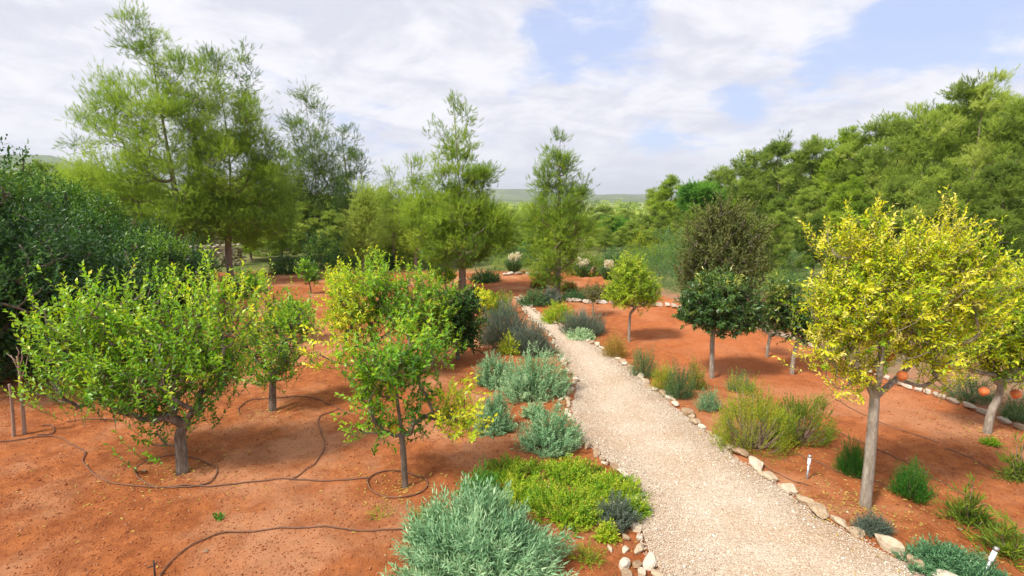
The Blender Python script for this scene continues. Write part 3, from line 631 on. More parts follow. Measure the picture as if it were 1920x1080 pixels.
broadleaf('lemon_sapling', 'pale yellow-green sapling at the top of the lavender', b, [(911,585),(908,570)],
  [(903,562,18,14,.95),(910,580,10,10,.9)], 107, M['lemon'], M['bark'], .02, 45, 9, .09, .04, .2, 3, cat='sapling')
for i, (bx, by, lbs, lab) in enumerate([
   (582, 551, [(575,505,16,14,.5),(585,518,14,14,.4)], 'thin young orchard tree on red soil below the dark thicket'),
   (480, 590, [(478,540,16,22,.45),(462,525,10,14,.5)], 'little sparse tree behind the crown of the small lemon tree'),
   (836, 556, [(835,520,16,12,.5),(818,518,10,8,.5)], 'small green sapling just left of the large path pine trunk'),
   (640, 600, [(640,540,22,28,.8),(625,520,12,10,.85)], 'yellow-tipped small tree left of the yellowing lemon tree'),
   (545, 640, [(545,600,28,22,.6),(560,580,20,18,.6),(520,590,14,14,.6)], 'wispy pale shoots of a young tree behind the small lemon tree')]):
    b = at(bx, by); broadleaf('young_tree', lab, b, [(bx, by-12), (lbs[0][0], lbs[0][1]+lbs[0][3])], lbs, 120+i, M['lemon'], M['bark'], .025, 50, 9, .1, .04, .22, 3)
# right side
b = TR[3]
e, _ = broadleaf('pomegranate_tree', 'large vivid yellow pomegranate tree with pale trunk forked low, front right', b, [(1628,890),(1636,800),(1640,745)],
  [(1600,520,45,60,.6),(1560,450,25,35,.6),(1620,440,28,40,.6),(1650,560,100,80,.5),(1580,590,65,60,.55),(1560,650,40,50,.6),(1690,620,90,60,.55),(1760,520,80,75,.62),(1775,450,45,45,.68),(1700,500,60,60,.55),(1820,500,40,50,.5),(1800,590,60,60,.5),(1530,560,28,40,.7),(1760,650,50,40,.6),(1600,690,40,25,.65),(1775,410,12,18,.65),(1610,410,9,20,.55),(1580,710,32,22,.8),(1780,700,25,25,.7),(1545,450,8,35,.7)],
  201, M['pomegranate'], M['barkpale'], .056, 500, 17, .048, .020, .23, 4, ctj=.2, tj=.16, ang=1.1, expo=.5, limbs_px=[[(1624,712),(1600,680,-.1),(1575,640,-.1)],[(1650,700,-.15),(1655,640,-.1),(1640,560)],[(1672,718,.1),(1702,690,.1),(1745,640,.1)],[(1650,705,.3),(1668,670,.5),(1690,600,.5)]])
for p, dy in (((1644,690),-.05), ((1692,704),-.1), ((1776,690), .1), ((1668,668), .1)): fruit(e, 'pomegranate_fruit', local(b, p[0], p[1], dy), .05, M['pomskin'], True)
b = at(1850, 812)
e, _ = broadleaf('pomegranate_tree', 'second yellow pomegranate tree, cut by the right border behind the large one', b, [(1858,775),(1872,745),(1878,720)],
  [(1880,620,75,60,.42),(1860,560,45,45,.5),(1930,560,60,50,.45),(1830,650,40,40,.5),(1900,690,60,28,.15),(1940,650,40,50,.4),(1800,680,25,28,.7),(1900,540,20,30,.6)],
  202, M['pomegranate'], M['barkpale'], .052, 430, 13, .058, .023, .22, 4, ctj=.18, tj=.16)
for p in ((1845,733), (1905,738)): fruit(e, 'pomegranate_fruit', local(b, *p), .065, M['pomskin'], True)
b = at(1335, 708)
broadleaf('orchard_tree', 'dark-leaved round-headed tree on a thin pale trunk in the right orchard', b, [(1335,670),(1336,635),(1340,615)],
  [(1345,560,58,32,.5),(1310,585,38,25,.45),(1385,585,42,28,.4),(1345,600,50,22,.35),(1350,535,35,16,.75),(1400,600,25,20,.4)],
  203, M['citrus_dark'], M['barkpale'], .045, 300, 11, .085, .035, .2, 4, upw=.2, tj=.16)
b = at(1485, 699)
e, _ = broadleaf('orchard_tree', 'smaller dark tree with a few yellow leaves, right of the round-headed dark tree', b, [(1488,670),(1494,645),(1496,630)],
  [(1490,590,38,28,.45),(1505,615,26,22,.35),(1480,560,28,20,.7),(1460,590,20,20,.5),(1505,590,22,15,.85),(1460,545,14,12,.8)],
  204, M['citrus_dark'], M['barkpale'], .04, 190, 10, .085, .035, .2, 4, upw=.3)
fruit(e, 'orange_fruit', local(b, 1478, 617), .05, M['lemonskin'])
b = at(1438, 670)
e, _ = broadleaf('bare_tree', 'almost leafless small tree with pale trunk between the two dark orchard trees', b, [(1440,650),(1444,630)],
  [(1440,600,26,20,.6),(1455,610,14,14,.6)], 205, M['olivebrown'], M['barkpale'], .035, 70, 2, .05, .02, .3, 3)
b = at(1180, 640)
broadleaf('orchard_tree', 'fresh green feathery tree on a thin pale trunk beside the stone-edged terrace', b, [(1180,610),(1182,588)],
  [(1185,545,42,26,.55),(1185,520,34,22,.5),(1165,550,25,20,.5),(1215,550,20,20,.55),(1180,500,22,14,.6)],
  206, M['yellowgreen'], M['barkpale'], .035, 260, 12, .09, .02, .22, 4, upw=.2)
b = at(1112, 592)
broadleaf('orchard_tree', 'faint small tree with thin dry foliage left of the feathery green tree', b, [(1112,575),(1112,560)],
  [(1112,550,22,10,.5)], 207, M['olivebrown'], M['barkpale'], .02, 50, 8, .08, .02, .2, 3)
b = at(1350, 592)
broadleaf('olive_brown_tree', 'dull olive-brown bushy tree rising behind the dark round-headed tree', b, [(1350,570),(1350,540)],
  [(1360,410,45,32,.55),(1330,445,45,40,.55),(1390,450,45,42,.5),(1350,490,72,45,.45),(1300,510,32,40,.4),(1410,500,32,42,.5),(1345,540,75,28,.35)],
  208, M['olivebrown'], M['bark'], .12, 420, 12, .13, .035, .36, 4, T=LEAFQ, twig=False)
# stone pines: dense bright domes
for px, Y, lbs, lab in [(1155,40,[(1155,425,30,14,.5),(1150,440,38,16,.4),(1165,445,26,14,.4)],'round bright green stone pine in the valley'),
                        (1315,44,[(1315,362,38,14,.6),(1305,382,34,14,.5),(1335,378,25,12,.5)],'bright green domed stone pine on the edge of the right-hand wood')]:
    b = onY(px, Y); pine_px('stone_pine', lab, b, lbs, int(px), lbs[0][1]-14, 90, 22, 18, nl=.22, nw=.05, r=.14, mat='stonepine', csz=.55, SL=.4, ascend=.5)
# ------------------------------------------------------------------ shrubs
def shrub(name, label, px, py, wpx, hpx, seed, mat, n=700, K=12, ll=.05, lw=.012, SL=.2, ang=.9, T=LEAFQ, tint=.5, tj=.14, upw=.7, group=None, cat='shrub', stems=14, depth=.8, lob=5, curl=.1, ctj=.15, stemmat='twig', base=None, hull=.35, cl=None):
    """a mound of leafy shoots; px,py = foot of the plant nearest the viewer (centre), wpx x hpx = its size on the picture"""
    rng = np.random.default_rng(seed); b = base or at(px, py); sc = b.y/F; w = wpx*sc/2; fwd = w*depth
    if base is None: b = Vector((b.x*(b.y+fwd*.55)/b.y, b.y+fwd*.55, 0)); b.z = h1(b.x, b.y)
    top = ray(px, py-hpx, b.y+fwd*.2).z-b.z; h = max(top, .08)
    e = empty(name, b, label, cat, group)
    u = rand_dir(rng, n); u[:, 2] = np.abs(u[:, 2])*.95+.03; u = norm(u)
    lump = 1+.62*vn(u[:, 0]*lob*.6+seed, u[:, 1]*lob*.6+u[:, 2]*2, seed)+.34*vn(u[:, 0]*lob*1.6, u[:, 1]*lob*1.6+u[:, 2]*5, seed+1)
    r = (rng.uniform(hull, 1, n)**.6)*lump
    P = u*np.array([w, fwd, h])*r[:, None]; P[:, 2] = np.maximum(P[:, 2]-SL*.3, .01)
    D = u*[1, 1, .6]+[0, 0, upw]+rng.normal(0, .3, (n, 3))
    ct = tint+ctj*2.2*vn(u[:, 0]*3+seed, u[:, 1]*3+u[:, 2]*3, seed+5)+rng.normal(0, ctj*.5, n)
    v = shoots(rng, P, D, SL, K, ll, lw, ang, T, curl, ct, tj, upn=.5, start=-.55); npmesh('foliage', v[0], v[1], M[mat], e, tint=v[2])
    # woody stems from the foot to the mound
    k = rng.choice(n, stems, replace=False); parts = []
    for i in k:
        q = P[i]*.93; st = np.array([rng.normal(0, w*.08), rng.normal(0, w*.08), -.03]); mid = st*.5+q*.5+[0, 0, -.08*h]
        parts.append(tube(catmull([st, mid, q], 3), np.linspace(.012, .004, 7), 4))
    v = join(parts); npmesh('stems', v[0], v[1], M[stemmat], e)
    return e
GL = 'grey-green shrubs along the left edge of the path'
shrub('grey_green_shrub', 'big silvery grey-green shrub at the bottom centre of the view', 898, 1120, 385, 185, 301, 'grey', 1900, 20, .075, .0115, .26, 1.1, group=GL, depth=.85, ctj=.16)
shrub('grey_green_shrub', 'small round grey-green shrub touching the path edge above the yellow-green mat', 1030, 850, 122, 90, 302, 'grey', 620, 16, .05, .012, .17, 1.0, group=GL)
shrub('grey_green_shrub', 'upright small grey-green shrub on the soil side, below the wide one', 926, 815, 84, 84, 303, 'grey', 460, 16, .05, .012, .16, 1.0, group=GL)
shrub('grey_green_shrub', 'wide pale grey-green shrub between the lavender and the smaller ones, right half', 1000, 752, 150, 100, 304, 'grey', 900, 16, .055, .013, .18, 1.0, group=GL, tint=.55)
shrub('grey_green_shrub', 'pale grey-green shrub forming the left flank of the wide one', 930, 728, 86, 62, 305, 'grey', 480, 16, .055, .013, .18, 1.0, group=GL, tint=.5)
shrub('grey_green_shrub', 'little grey-green tuft on top of the small round path-edge shrub', 1003, 785, 44, 30, 306, 'grey', 180, 14, .05, .012, .15, 1.0, group=GL)
for px, py, w, h, ti, lab in [(965,905,130,42,.55,'yellow-green mat plant at the back left, right of the fresh green clump'),(1065,985,190,78,.6,'yellow-green mat plant in front, just behind the big silvery shrub'),
  (1070,905,130,45,.55,'yellow-green mat plant at the back, below the small round grey-green shrub'),(1150,935,120,52,.62,'yellow-green mat plant touching the left path stones'),(975,950,110,52,.72,'yellow-green mat plant behind the silvery shrub, left part'),(1190,968,50,40,.5,'green mat plant between the grey twiggy shrub and the path stones')]:
    shrub('ground_cover_shrub', lab, px, py, w, h, px+py, 'yellowgreen', int(w*4.4), 12, .034, .012, .12, 1.0, tint=ti-.2, tj=.2, depth=.85, ctj=.3, cat='ground cover', group='yellow-green mat plants left of the path')
shrub('ground_cover_shrub', 'fresh green clump on the left end of the yellow-green mat', 905, 945, 80, 70, 308, 'tuft', 520, 12, .035, .012, .14, 1.0, tint=.75, cat='ground cover')
shrub('heather_shrub', 'dark grey twiggy small shrub on the yellow-green mat by the path', 1155, 990, 85, 65, 309, 'lavender', 420, 14, .03, .008, .13, .9, tint=.35)
shrub('ground_cover_shrub', 'bright green sprout patch under the dark grey twiggy shrub', 1138, 1012, 40, 38, 310, 'yellowgreen', 130, 10, .035, .012, .12, 1., tint=.6, cat='ground cover')
shrub('lavender_shrub', 'grey lavender mound left of the path, the farther and larger one', 948, 650, 105, 78, 311, 'lavender', 2200, 6, .10, .010, .30, .25, NEED, upw=1.1, group='lavender mounds')
shrub('lavender_shrub', 'grey lavender mound at the path edge, the nearer greener one', 1000, 668, 82, 62, 312, 'lavender', 1600, 6, .10, .010, .28, .25, NEED, tint=.6, upw=1.1, group='lavender mounds')
shrub('seedling_shrub', 'yellow-green seedling poking out of the grey lavender', 955, 668, 40, 40, 313, 'yellowgreen', 110, 9, .06, .025, .16, 1., tint=.85)
shrub('green_shrub', 'rich green shrub at the head of the path, left side', 935, 592, 56, 50, 314, 'yellowgreen', 420, 10, .06, .02, .2, .8, tint=.35)
shrub('green_shrub', 'bright yellow-green shrub at the head of the path, right side', 1046, 607, 62, 44, 315, 'yellowgreen', 480, 10, .06, .018, .2, .8, tint=.6)
shrub('lavender_shrub', 'blue-grey lavender mound right of the path behind the white-leaved border plant', 1095, 630, 82, 48, 316, 'lavender', 1400, 6, .10, .010, .26, .25, NEED, tint=.6, upw=1.1, group='lavender mounds')
shrub('silver_plant', 'low silvery white-leaved plant at the right path edge', 1090, 638, 62, 22, 317, 'grey', 260, 10, .06, .02, .13, 1., tint=.85)
shrub('golden_shrub', 'golden-orange dry shrub right of the path beside the silvery plant', 1152, 672, 50, 46, 318, 'goldgrass', 420, 7, .07, .008, .2, .4, NEED, upw=1.2)
shrub('rosemary_shrub', 'tall blue-green rosemary with upright branches right of the path', 1205, 708, 54, 68, 319, 'rosemary', 420, 18, .03, .006, .22, .8, tint=.7, upw=1.6, group='rosemary shrubs')
shrub('golden_shrub', 'yellow and green wispy shrub between two rosemary shrubs', 1245, 735, 48, 60, 320, 'oliveyellow', 420, 12, .035, .007, .2, .6, tint=.75, upw=1.3)
shrub('rosemary_shrub', 'dense green rosemary right of the path, in front of the wispy golden one', 1272, 752, 60, 72, 321, 'rosemary', 520, 18, .03, .006, .2, .8, tint=.5, upw=1.4, group='rosemary shrubs')
shrub('golden_shrub', 'olive-tipped shrub behind the dense green rosemary', 1303, 730, 40, 55, 322, 'oliveyellow', 260, 12, .035, .007, .2, .6, tint=.4, upw=1.3)
shrub('rosemary_shrub', 'small grey rosemary left of the large olive-yellow bush', 1328, 775, 50, 55, 323, 'grey', 300, 14, .035, .007, .18, .8, tint=.4, upw=1.3, group='rosemary shrubs')
shrub('rosemary_shrub', 'green rosemary peeking out behind the large olive-yellow bush', 1386, 735, 58, 42, 324, 'rosemary', 320, 16, .03, .006, .2, .8, tint=.7, upw=1.3, group='rosemary shrubs')
shrub('broom_bush', 'large olive-yellow bush with bare woody base beside the path', 1408, 852, 160, 138, 325, 'oliveyellow', 1300, 14, .035, .007, .2, .6, tint=.6, upw=1.1, stems=110, hull=.72, stemmat='dead', group='olive bushes by the path', ctj=.2)
shrub('broom_bush', 'greener right-hand half of the large bush by the path', 1498, 838, 118, 105, 326, 'oliveyellow', 900, 14, .035, .007, .19, .6, tint=.33, upw=1., stems=60, hull=.7, stemmat='dead', group='olive bushes by the path', ctj=.18)
shrub('rosemary_tuft', 'short dense bright green tuft just left of the large yellow tree trunk', 1596, 893, 64, 72, 327, 'tuft', 560, 16, .028, .006, .17, .6, tint=.5, upw=1.5, group='bright green tufts')
shrub('rosemary_tuft', 'short dense bright green tuft right of the large yellow tree trunk', 1706, 938, 80, 74, 328, 'tuft', 650, 16, .028, .006, .17, .6, tint=.55, upw=1.5, group='bright green tufts')
shrub('creeping_shrub', 'dry grey creeping shrub at the foot of the large yellow tree', 1635, 1010, 75, 45, 329, 'lavender', 420, 12, .025, .007, .12, .9, tint=.3)
shrub('creeping_shrub', 'blue-green creeping shrub beside the path stones, bottom right', 1765, 1078, 165, 60, 330, 'grey', 900, 14, .035, .009, .13, 1., tint=.12, depth=.55, cat='ground cover')
shrub('creeping_shrub', 'dark blue-green creeping shrub around the tilted path light', 1850, 1112, 90, 50, 331, 'grey', 420, 14, .035, .009, .13, 1., tint=.08, cat='ground cover')
for i, (px, py, w, h, lab) in enumerate([(1815,985,80,85,'arching narrow-leaved plant above the creeping shrub'),(1890,1045,95,95,'arching narrow-leaved plant nearest the right border, bottom'),(1912,905,60,90,'arching narrow-leaved plant cut by the right border')]):
    shrub('oleander_shrub', lab, px, py, w, h, 340+i, 'oliveyellow', 75, 15, .11, .012, .3, .8, tint=.28, upw=.35, curl=-.35, stems=22, hull=.4, stemmat='dead', group='arching plants at the right border')
shrub('weed_tuft', 'small green weed at the foot of the second yellow tree', 1855, 838, 28, 14, 345, 'yellowgreen', 60, 8, .05, .015, .1, .8, tint=.3, cat='weed')
shrub('weed_tuft', 'single tiny weed on the bare red soil in the foreground', 410, 975, 16, 14, 346, 'tuft', 8, 7, .045, .02, .06, 1., tint=.8, cat='weed', stems=3)
shrub('weed_tuft', 'pale dry weed patch below the ring around the central lemon tree', 715, 975, 60, 12, 347, 'oliveyellow', 40, 8, .03, .006, .08, .9, tint=.5, cat='weed', stems=5)
shrub('weed_tuft', 'thin greenish weeds behind the big silvery shrub on its left', 800, 985, 70, 30, 348, 'oliveyellow', 120, 9, .035, .008, .12, .9, tint=.45, cat='weed', stems=8)
shrub('weed_tuft', 'sparse weeds on the soil between the silvery shrub and the stone edge', 1100, 1060, 80, 40, 349, 'oliveyellow', 120, 9, .03, .007, .1, .9, tint=.5, cat='weed', stems=8, hull=.1)
# row of low plants across the head of the path and along the terrace
for i, (px, py, w, h, mt, ti, lab) in enumerate([
  (1000,574,62,34,'rosemary',.6,'low green shrub left of the airy pine trunk'),(1032,570,44,30,'lavender',.6,'low greyish shrub at the foot of the airy pine'),
  (1078,566,56,24,'rosemary',.4,'low dark green shrub right of the airy pine trunk'),(1120,566,40,22,'oliveyellow',.4,'low dry shrub in the terrace row, left of the feathery tree'),
  (910,530,56,26,'darkgreen',.4,'flat dark green shrub behind the large path pine'),(980,500,60,44,'rosemary',.8,'green shrub behind the red clearing, left of centre'),
  (1030,510,70,52,'pine_far',.6,'light green shrub behind the red clearing, centre'),(1100,518,70,52,'oliveyellow',.3,'olive shrub behind the red clearing, right of the airy pine'),
  (1150,515,55,50,'rosemary',.7,'bluish shrub behind the red clearing under the round stone pine'),(1010,540,26,16,'goldgrass',.2,'tiny reddish bush on the red clearing, left'),(1066,545,30,16,'goldgrass',.2,'tiny reddish bush on the red clearing, right'),
  (1290,600,40,22,'rosemary',.4,'low shrub at the end of the terrace stones'),(1245,470,80,45,'rosemary',.9,'pale scrub left of the olive-brown tree'),(1205,478,70,45,'oliveyellow',.6,'yellowish scrub between valley and wood'),
  (600,505,80,70,'darkgreen',.5,'dark shrub at the foot of the tall conical pine'),(535,515,60,40,'darkgreen',.45,'round dark shrub behind the thin young orchard tree'),
  (650,500,70,60,'darkgreen',.3,'dark thicket shrub behind the yellow-green lemon crowns'),(440,560,60,42,'darkgreen',.25,'very dark shrub at the foot of the two-leader pine'),
  (560,470,110,90,'darkgreen',.75,'big bluish-green shrub under the conical pine'),(640,450,110,90,'rosemary',.5,'shaded shrub right of the big bluish-green one'),(500,480,70,70,'pine_far',.4,'soft green shrub under the two-leader pine'),
  (725,505,55,30,'darkgreen',.4,'dark low shrub beyond the lemon crowns'),(800,490,90,50,'oliveyellow',.3,'dull shrub behind the large path pine'),
  (1440,600,60,60,'olivebrown',.5,'dry brown shrub right of the olive-brown tree'),(1490,560,80,60,'rosemary',.5,'shrub at the wood edge behind the small dark tree'),
  (1900,520,70,70,'darkgreen',.8,'green shrub at the wood edge above the second yellow tree'),(1820,760,90,60,'rosemary',.6,'grey-green scrub beyond the stone border at right'),
  (1700,640,90,60,'rosemary',.4,'scrub behind the trunk fork of the large yellow tree'),(1905,790,60,45,'rosemary',.7,'scrub beyond the stone border at the right border of the view'),
  (690,475,60,40,'oliveyellow',.5,'dry low scrub left of the slender pale pines'),(745,470,60,40,'rosemary',.5,'low scrub under the slender pale pines')]):
    b = at(px, py); q = b.y/18.
    shrub('low_shrub', lab, px, py, w, h, 360+i, mt, int(420), 11, .07*q, .022*q, .24*q**.7, .9, tint=ti, stems=8)
rs = np.random.default_rng(21); proto = []; extra = [(1130+i*13.5+(i*37 % 11), 19.5+(i*7 % 13)) for i in range(28)]+[(650+i*22, 26+(i*5 % 7)) for i in range(16)]
for k in range(5):
    proto.append(shrub('scrub_bush', 'x', 960, 560, 200, 95, 900+k, ['rosemary','oliveyellow','pine_far','darkgreen','rosemary'][k], 620, 11, .075, .024, .26, .9, tint=[.7,.35,.55,.7,.95][k], stems=10, base=Vector((0, 20, 0)), depth=1., group='scrub bushes in the middle distance'))
spots = []
while len(spots) < 78:
    Y = rs.uniform(10.5, 55); px = rs.uniform(330, 1990); x = (px-960)/F*Y
    if Y < 24.5 and x+.22*Y < 9.8 or (Y > 24 and 640 < px < 900 and Y < 27): continue
    if px < 960 and Y < 25 or px < 640 and Y < 30: continue
    spots.append((px, Y, x))
spots = spots[:50]+[(p, y, (p-960)/F*y) for p, y in extra if p > 1240 or y > 25 or 920 < p < 1100]; spots.sort()
cnt_ = {}
for k, (px, Y, x) in enumerate(spots):
    b = Vector((x, Y, h1(x, Y))); sc = rs.uniform(.45, 1.0)*(1 if Y > 19 else .6); kk = k % 5; near = Y < 17.5
    kd = 'near' if near else 'far'; cnt_[kd] = cnt_.get(kd, -1)+1
    lab = f"scrub bush beyond the right stone border, {ORD[cnt_[kd]]} from the left" if near else f"scrub bush behind the red clearing under the far trees, {ORD[cnt_[kd]]} from the left"
    if k < 5: r_ = proto[kk]; r_.location = b; r_.rotation_euler = (0, 0, k*1.3); r_.scale = (sc, sc, sc); r_['label'] = lab
    else: dup(proto[kk], b, px*.37, (sc, sc, sc*rs.uniform(.8, 1.25)), lab)
# dark shrub thicket on the left
def thicket(px, Y, top, w, seed, lab, tint=.33, mt='darkgreen', ll=.09):
    b = onY(px, Y); rng = np.random.default_rng(seed); z = ray(px, top, Y).z-b.z; e = empty('evergreen_shrub', b, lab, 'shrub', 'dark evergreen thicket on the left')
    lb = [(rng.normal(0, w*.18), rng.normal(0, w*.15), z*.42, w*.5, w*.42, z*.42, tint)]
    for i in range(9):
        a = i*2.4; lb.append((math.cos(a)*w*.34, math.sin(a)*w*.3-.2, z*rng.uniform(.25, .74), w*.27, w*.27, z*.2, tint+rng.normal(.03, .27)))
    lb.append((0, 0, z*.84, w*.25, w*.25, z*.16, tint+.1))
    tips, d, ti, k = in_lobes(rng, lb, 430, .55); tips[:, 2] = np.clip(tips[:, 2], .1, z*1.02)
    v = skeleton(rng, catmull([(0, 0, -.1), (.05, 0, z*.1), (.1, .05, z*.22)], 3), tips, .12, up=.3); npmesh('trunk', v[0], v[1], M['bark'], e, smooth=True)
    n3 = 10; t2 = np.repeat(tips, n3, 0)+rng.normal(0, .13, (len(tips)*n3, 3)); d2 = np.repeat(d, n3, 0)*.7+rng.normal(0, .5, t2.shape)+[0, 0, .6]
    v = shoots(rng, t2, d2, .3, 9, ll, ll*.42, 1., LEAFQ, .2, np.repeat(ti+rng.normal(0, .1, len(tips)), n3), .12); npmesh('crown', v[0], v[1], M[mt], e, tint=v[2]); return e
thicket(-60, 8.9, 280, 3.2, 401, 'dark evergreen shrub at the left border behind the dead sapling')
thicket(60, 10.6, 388, 3.4, 402, 'dark evergreen shrub directly behind the left arm of the large lemon tree')
thicket(10, 13.5, 262, 2.8, 403, 'tall evergreen shrub at the left border with its tip against the sky', .6)
thicket(160, 13, 408, 3.2, 404, 'dark evergreen shrub behind the middle of the large lemon tree', .4)
thicket(255, 15, 420, 3.0, 405, 'dark evergreen shrub left of the tallest pine trunk', .35)
thicket(110, 18, 335, 3.6, 406, 'lighter evergreen shrub between the left border and the tallest pine', .85, 'darkgreen', .10)
thicket(300, 17, 475, 2.4, 407, 'lowest dark shrub at the right end of the left thicket, under the tallest pine', .35)
thicket(-150, 12, 300, 4, 408, 'dark evergreen shrub mostly cut by the left border', .4)
# pampas grass
def pampas(px, py, toppx, plumes, lab, seed):
    rng = np.random.default_rng(seed); b = at(px, py); e = empty('pampas_grass', b, lab, 'grass clump', 'pampas grass behind the red clearing'); h = ray(px, toppx, b.y).z-b.z
    n = 420; a = rng.uniform(0, 6.28, n); D = np.stack([np.cos(a)*.45, np.sin(a)*.45, np.ones(n)], 1)+rng.normal(0, .12, (n, 3)); P = D*[.2, .2, 0]
    v = inst(BLADE, P, D, rand_dir(rng, n), h*rng.uniform(.5, .8, n), .03, rng.uniform(.3, 1, n)); npmesh('blades', v[0], v[1], M['rosemary'], e, tint=v[2])
    for k in range(plumes):
        o = np.array([(k-(plumes-1)/2)*.22*h/1.6, rng.normal(0, .08), 0]); t = np.array([o[0]*1.2, o[1], h]); s = rng.uniform(.72, 1)
        v = tube([o*.4, (o*.4+t*s)*.5, t*s], [.012, .01, .006], 4); npmesh('stalk', v[0], v[1], M['twig'], e)
        m = 420; tt = rng.uniform(.58, 1., m); P = o*.4+(t*s-o*.4)*tt[:, None]; D = rand_dir(rng, m)*.8+[.25, 0, 1.2]; wd = np.sin((tt-.55)/.45*math.pi)*.85+.3; P = P+rng.normal(0, .05, P.shape)*wd[:, None]
        v = inst(LEAFQ, P, D, rand_dir(rng, m), h*.11*wd, .05, rng.uniform(0, 1, m)); npmesh('plume', v[0], v[1], M['plume'], e, tint=v[2])
pampas(964, 512, 468, 3, 'pampas grass with pale plumes left of the airy pine trunk', 1)
pampas(1092, 518, 482, 4, 'pampas grass with several small plumes right of the airy pine trunk', 2)
pampas(1140, 524, 486, 2, 'pampas grass with a bright white plume left of the feathery green tree', 3)
# ------------------------------------------------------------------ rocks
import bmesh
def rockmesh(seed):
    rng = np.random.default_rng(seed); bm = bmesh.new(); bmesh.ops.create_icosphere(bm, subdivisions=3, radius=.5)
    co = np.array([v.co[:] for v in bm.verts])
    for _ in range(15):
        d = norm(rng.normal(size=3)*[1, 1, .8]); k = rng.uniform(.25, .40); s = co@d; co -= np.outer(np.maximum(0, s-k)*.97, d)
    co += .022*np.stack([vn(co[:, 0]*9+s, co[:, 1]*9+co[:, 2]*7, seed+s) for s in range(3)], 1)*2
    for v, c in zip(bm.verts, co): v.co = c
    me = bpy.data.meshes.new('edging_stone'); bm.to_mesh(me); bm.free(); me.materials.append(M['rock'])
    return me
rocks = [rockmesh(s) for s in range(9)]
rng = np.random.default_rng(77)
def edge_stones(P, side, marks, sp0, rows):
    P = P[np.argsort(P[:, 1])]; P = P[P[:, 1] > 3.9]; d = np.r_[0, np.cumsum(np.linalg.norm(np.diff(P, axis=0), axis=1))]
    s = .1; nums = {}; nr_ = ['', ' inner', ' outer']
    while s < d[-1]-.1:
        p = np.array([np.interp(s, d, P[:, k]) for k in range(3)]); q = np.array([np.interp(min(s+.1, d[-1]), d, P[:, k]) for k in range(3)]); tg = norm(q-p); nr = np.array([-tg[1], tg[0], 0])*(1 if side == 'left' else -1)
        sz = sp0*rng.uniform(.75, 1.35)*(1-.25*min(1, s/d[-1]))
        for r in range(rows(p[1])):
            mark = [m for m in marks if p[1] >= m[0]][-1][1]; nums[(mark, r)] = num = nums.get((mark, r), -1)+1
            c = p+nr*(.05+r*.13+rng.normal(0, .025)); me = rocks[rng.integers(9)]
            k = sz*(1 if r == 0 else rng.uniform(.5, .95)); o = bpy.data.objects.new('edging_stone', me); COL.objects.link(o)
            hz_ = k*rng.uniform(.42, .65); o.location = (c[0], c[1], h1(c[0], c[1])+hz_*.24); o.scale = (k*1.15, k*rng.uniform(.62, .85), hz_)
            o.rotation_euler = (rng.normal(0, .12), rng.normal(0, .12), math.atan2(tg[1], tg[0])+rng.normal(0, .35))
            size = 'large' if k > sp0*1.15 else ('small' if k < sp0*.8 else 'medium')
            tag(o, f"{size} pale rock, {side} path edge{[', path row', ', middle row', ', soil row'][r] if rows(p[1]) > 1 else ''}, {ORD[num]} beyond {mark}", 'rock', f'stones edging the {side} side of the gravel path')
        s += sz*.98
edge_stones(wr_, 'right', [(0,'the bottom frame edge'),(at(1500,945).y,'the upright path light'),(at(1350,830).y,'the olive-yellow bush'),(at(1240,745).y,'the dense rosemary'),(at(1150,672).y,'the golden dry shrub'),(at(1060,618).y,'the silvery plant'),(at(1020,598).y,'the bright yellow-green shrub')], .225, lambda y: 1)
edge_stones(wl_, 'left', [(0,'the bottom frame edge'),(at(1200,970).y,'the dark grey twiggy shrub'),(at(1130,855).y,'the end of the yellow-green mat'),(at(1075,780).y,'the small round grey-green shrub'),(at(1066,690).y,'the wide grey-green shrub'),(at(1000,598).y,'the grey lavender')], .165, lambda y: 3 if y < at(1200,950).y else (2 if at(1110,840).y < y < at(1075,735).y else 1))
# a few loose stones on the soil
for px, py, k, lab in [(270,885,.07,'pale loose stone inside the ring of the large lemon tree'),(302,825,.05,'tiny pale stone by the hose near the big trunk'),(385,1037,.06,'pale loose stone near the bottom hose'),(1800,985,.05,'small white stone under the arching plant')]:
    p = at(px, py); o = bpy.data.objects.new('loose_stone', rocks[px % 9]); COL.objects.link(o); o.location = (p.x, p.y, p.z+k*.15); o.scale = (k, k*.8, k*.5); tag(o, lab, 'rock')
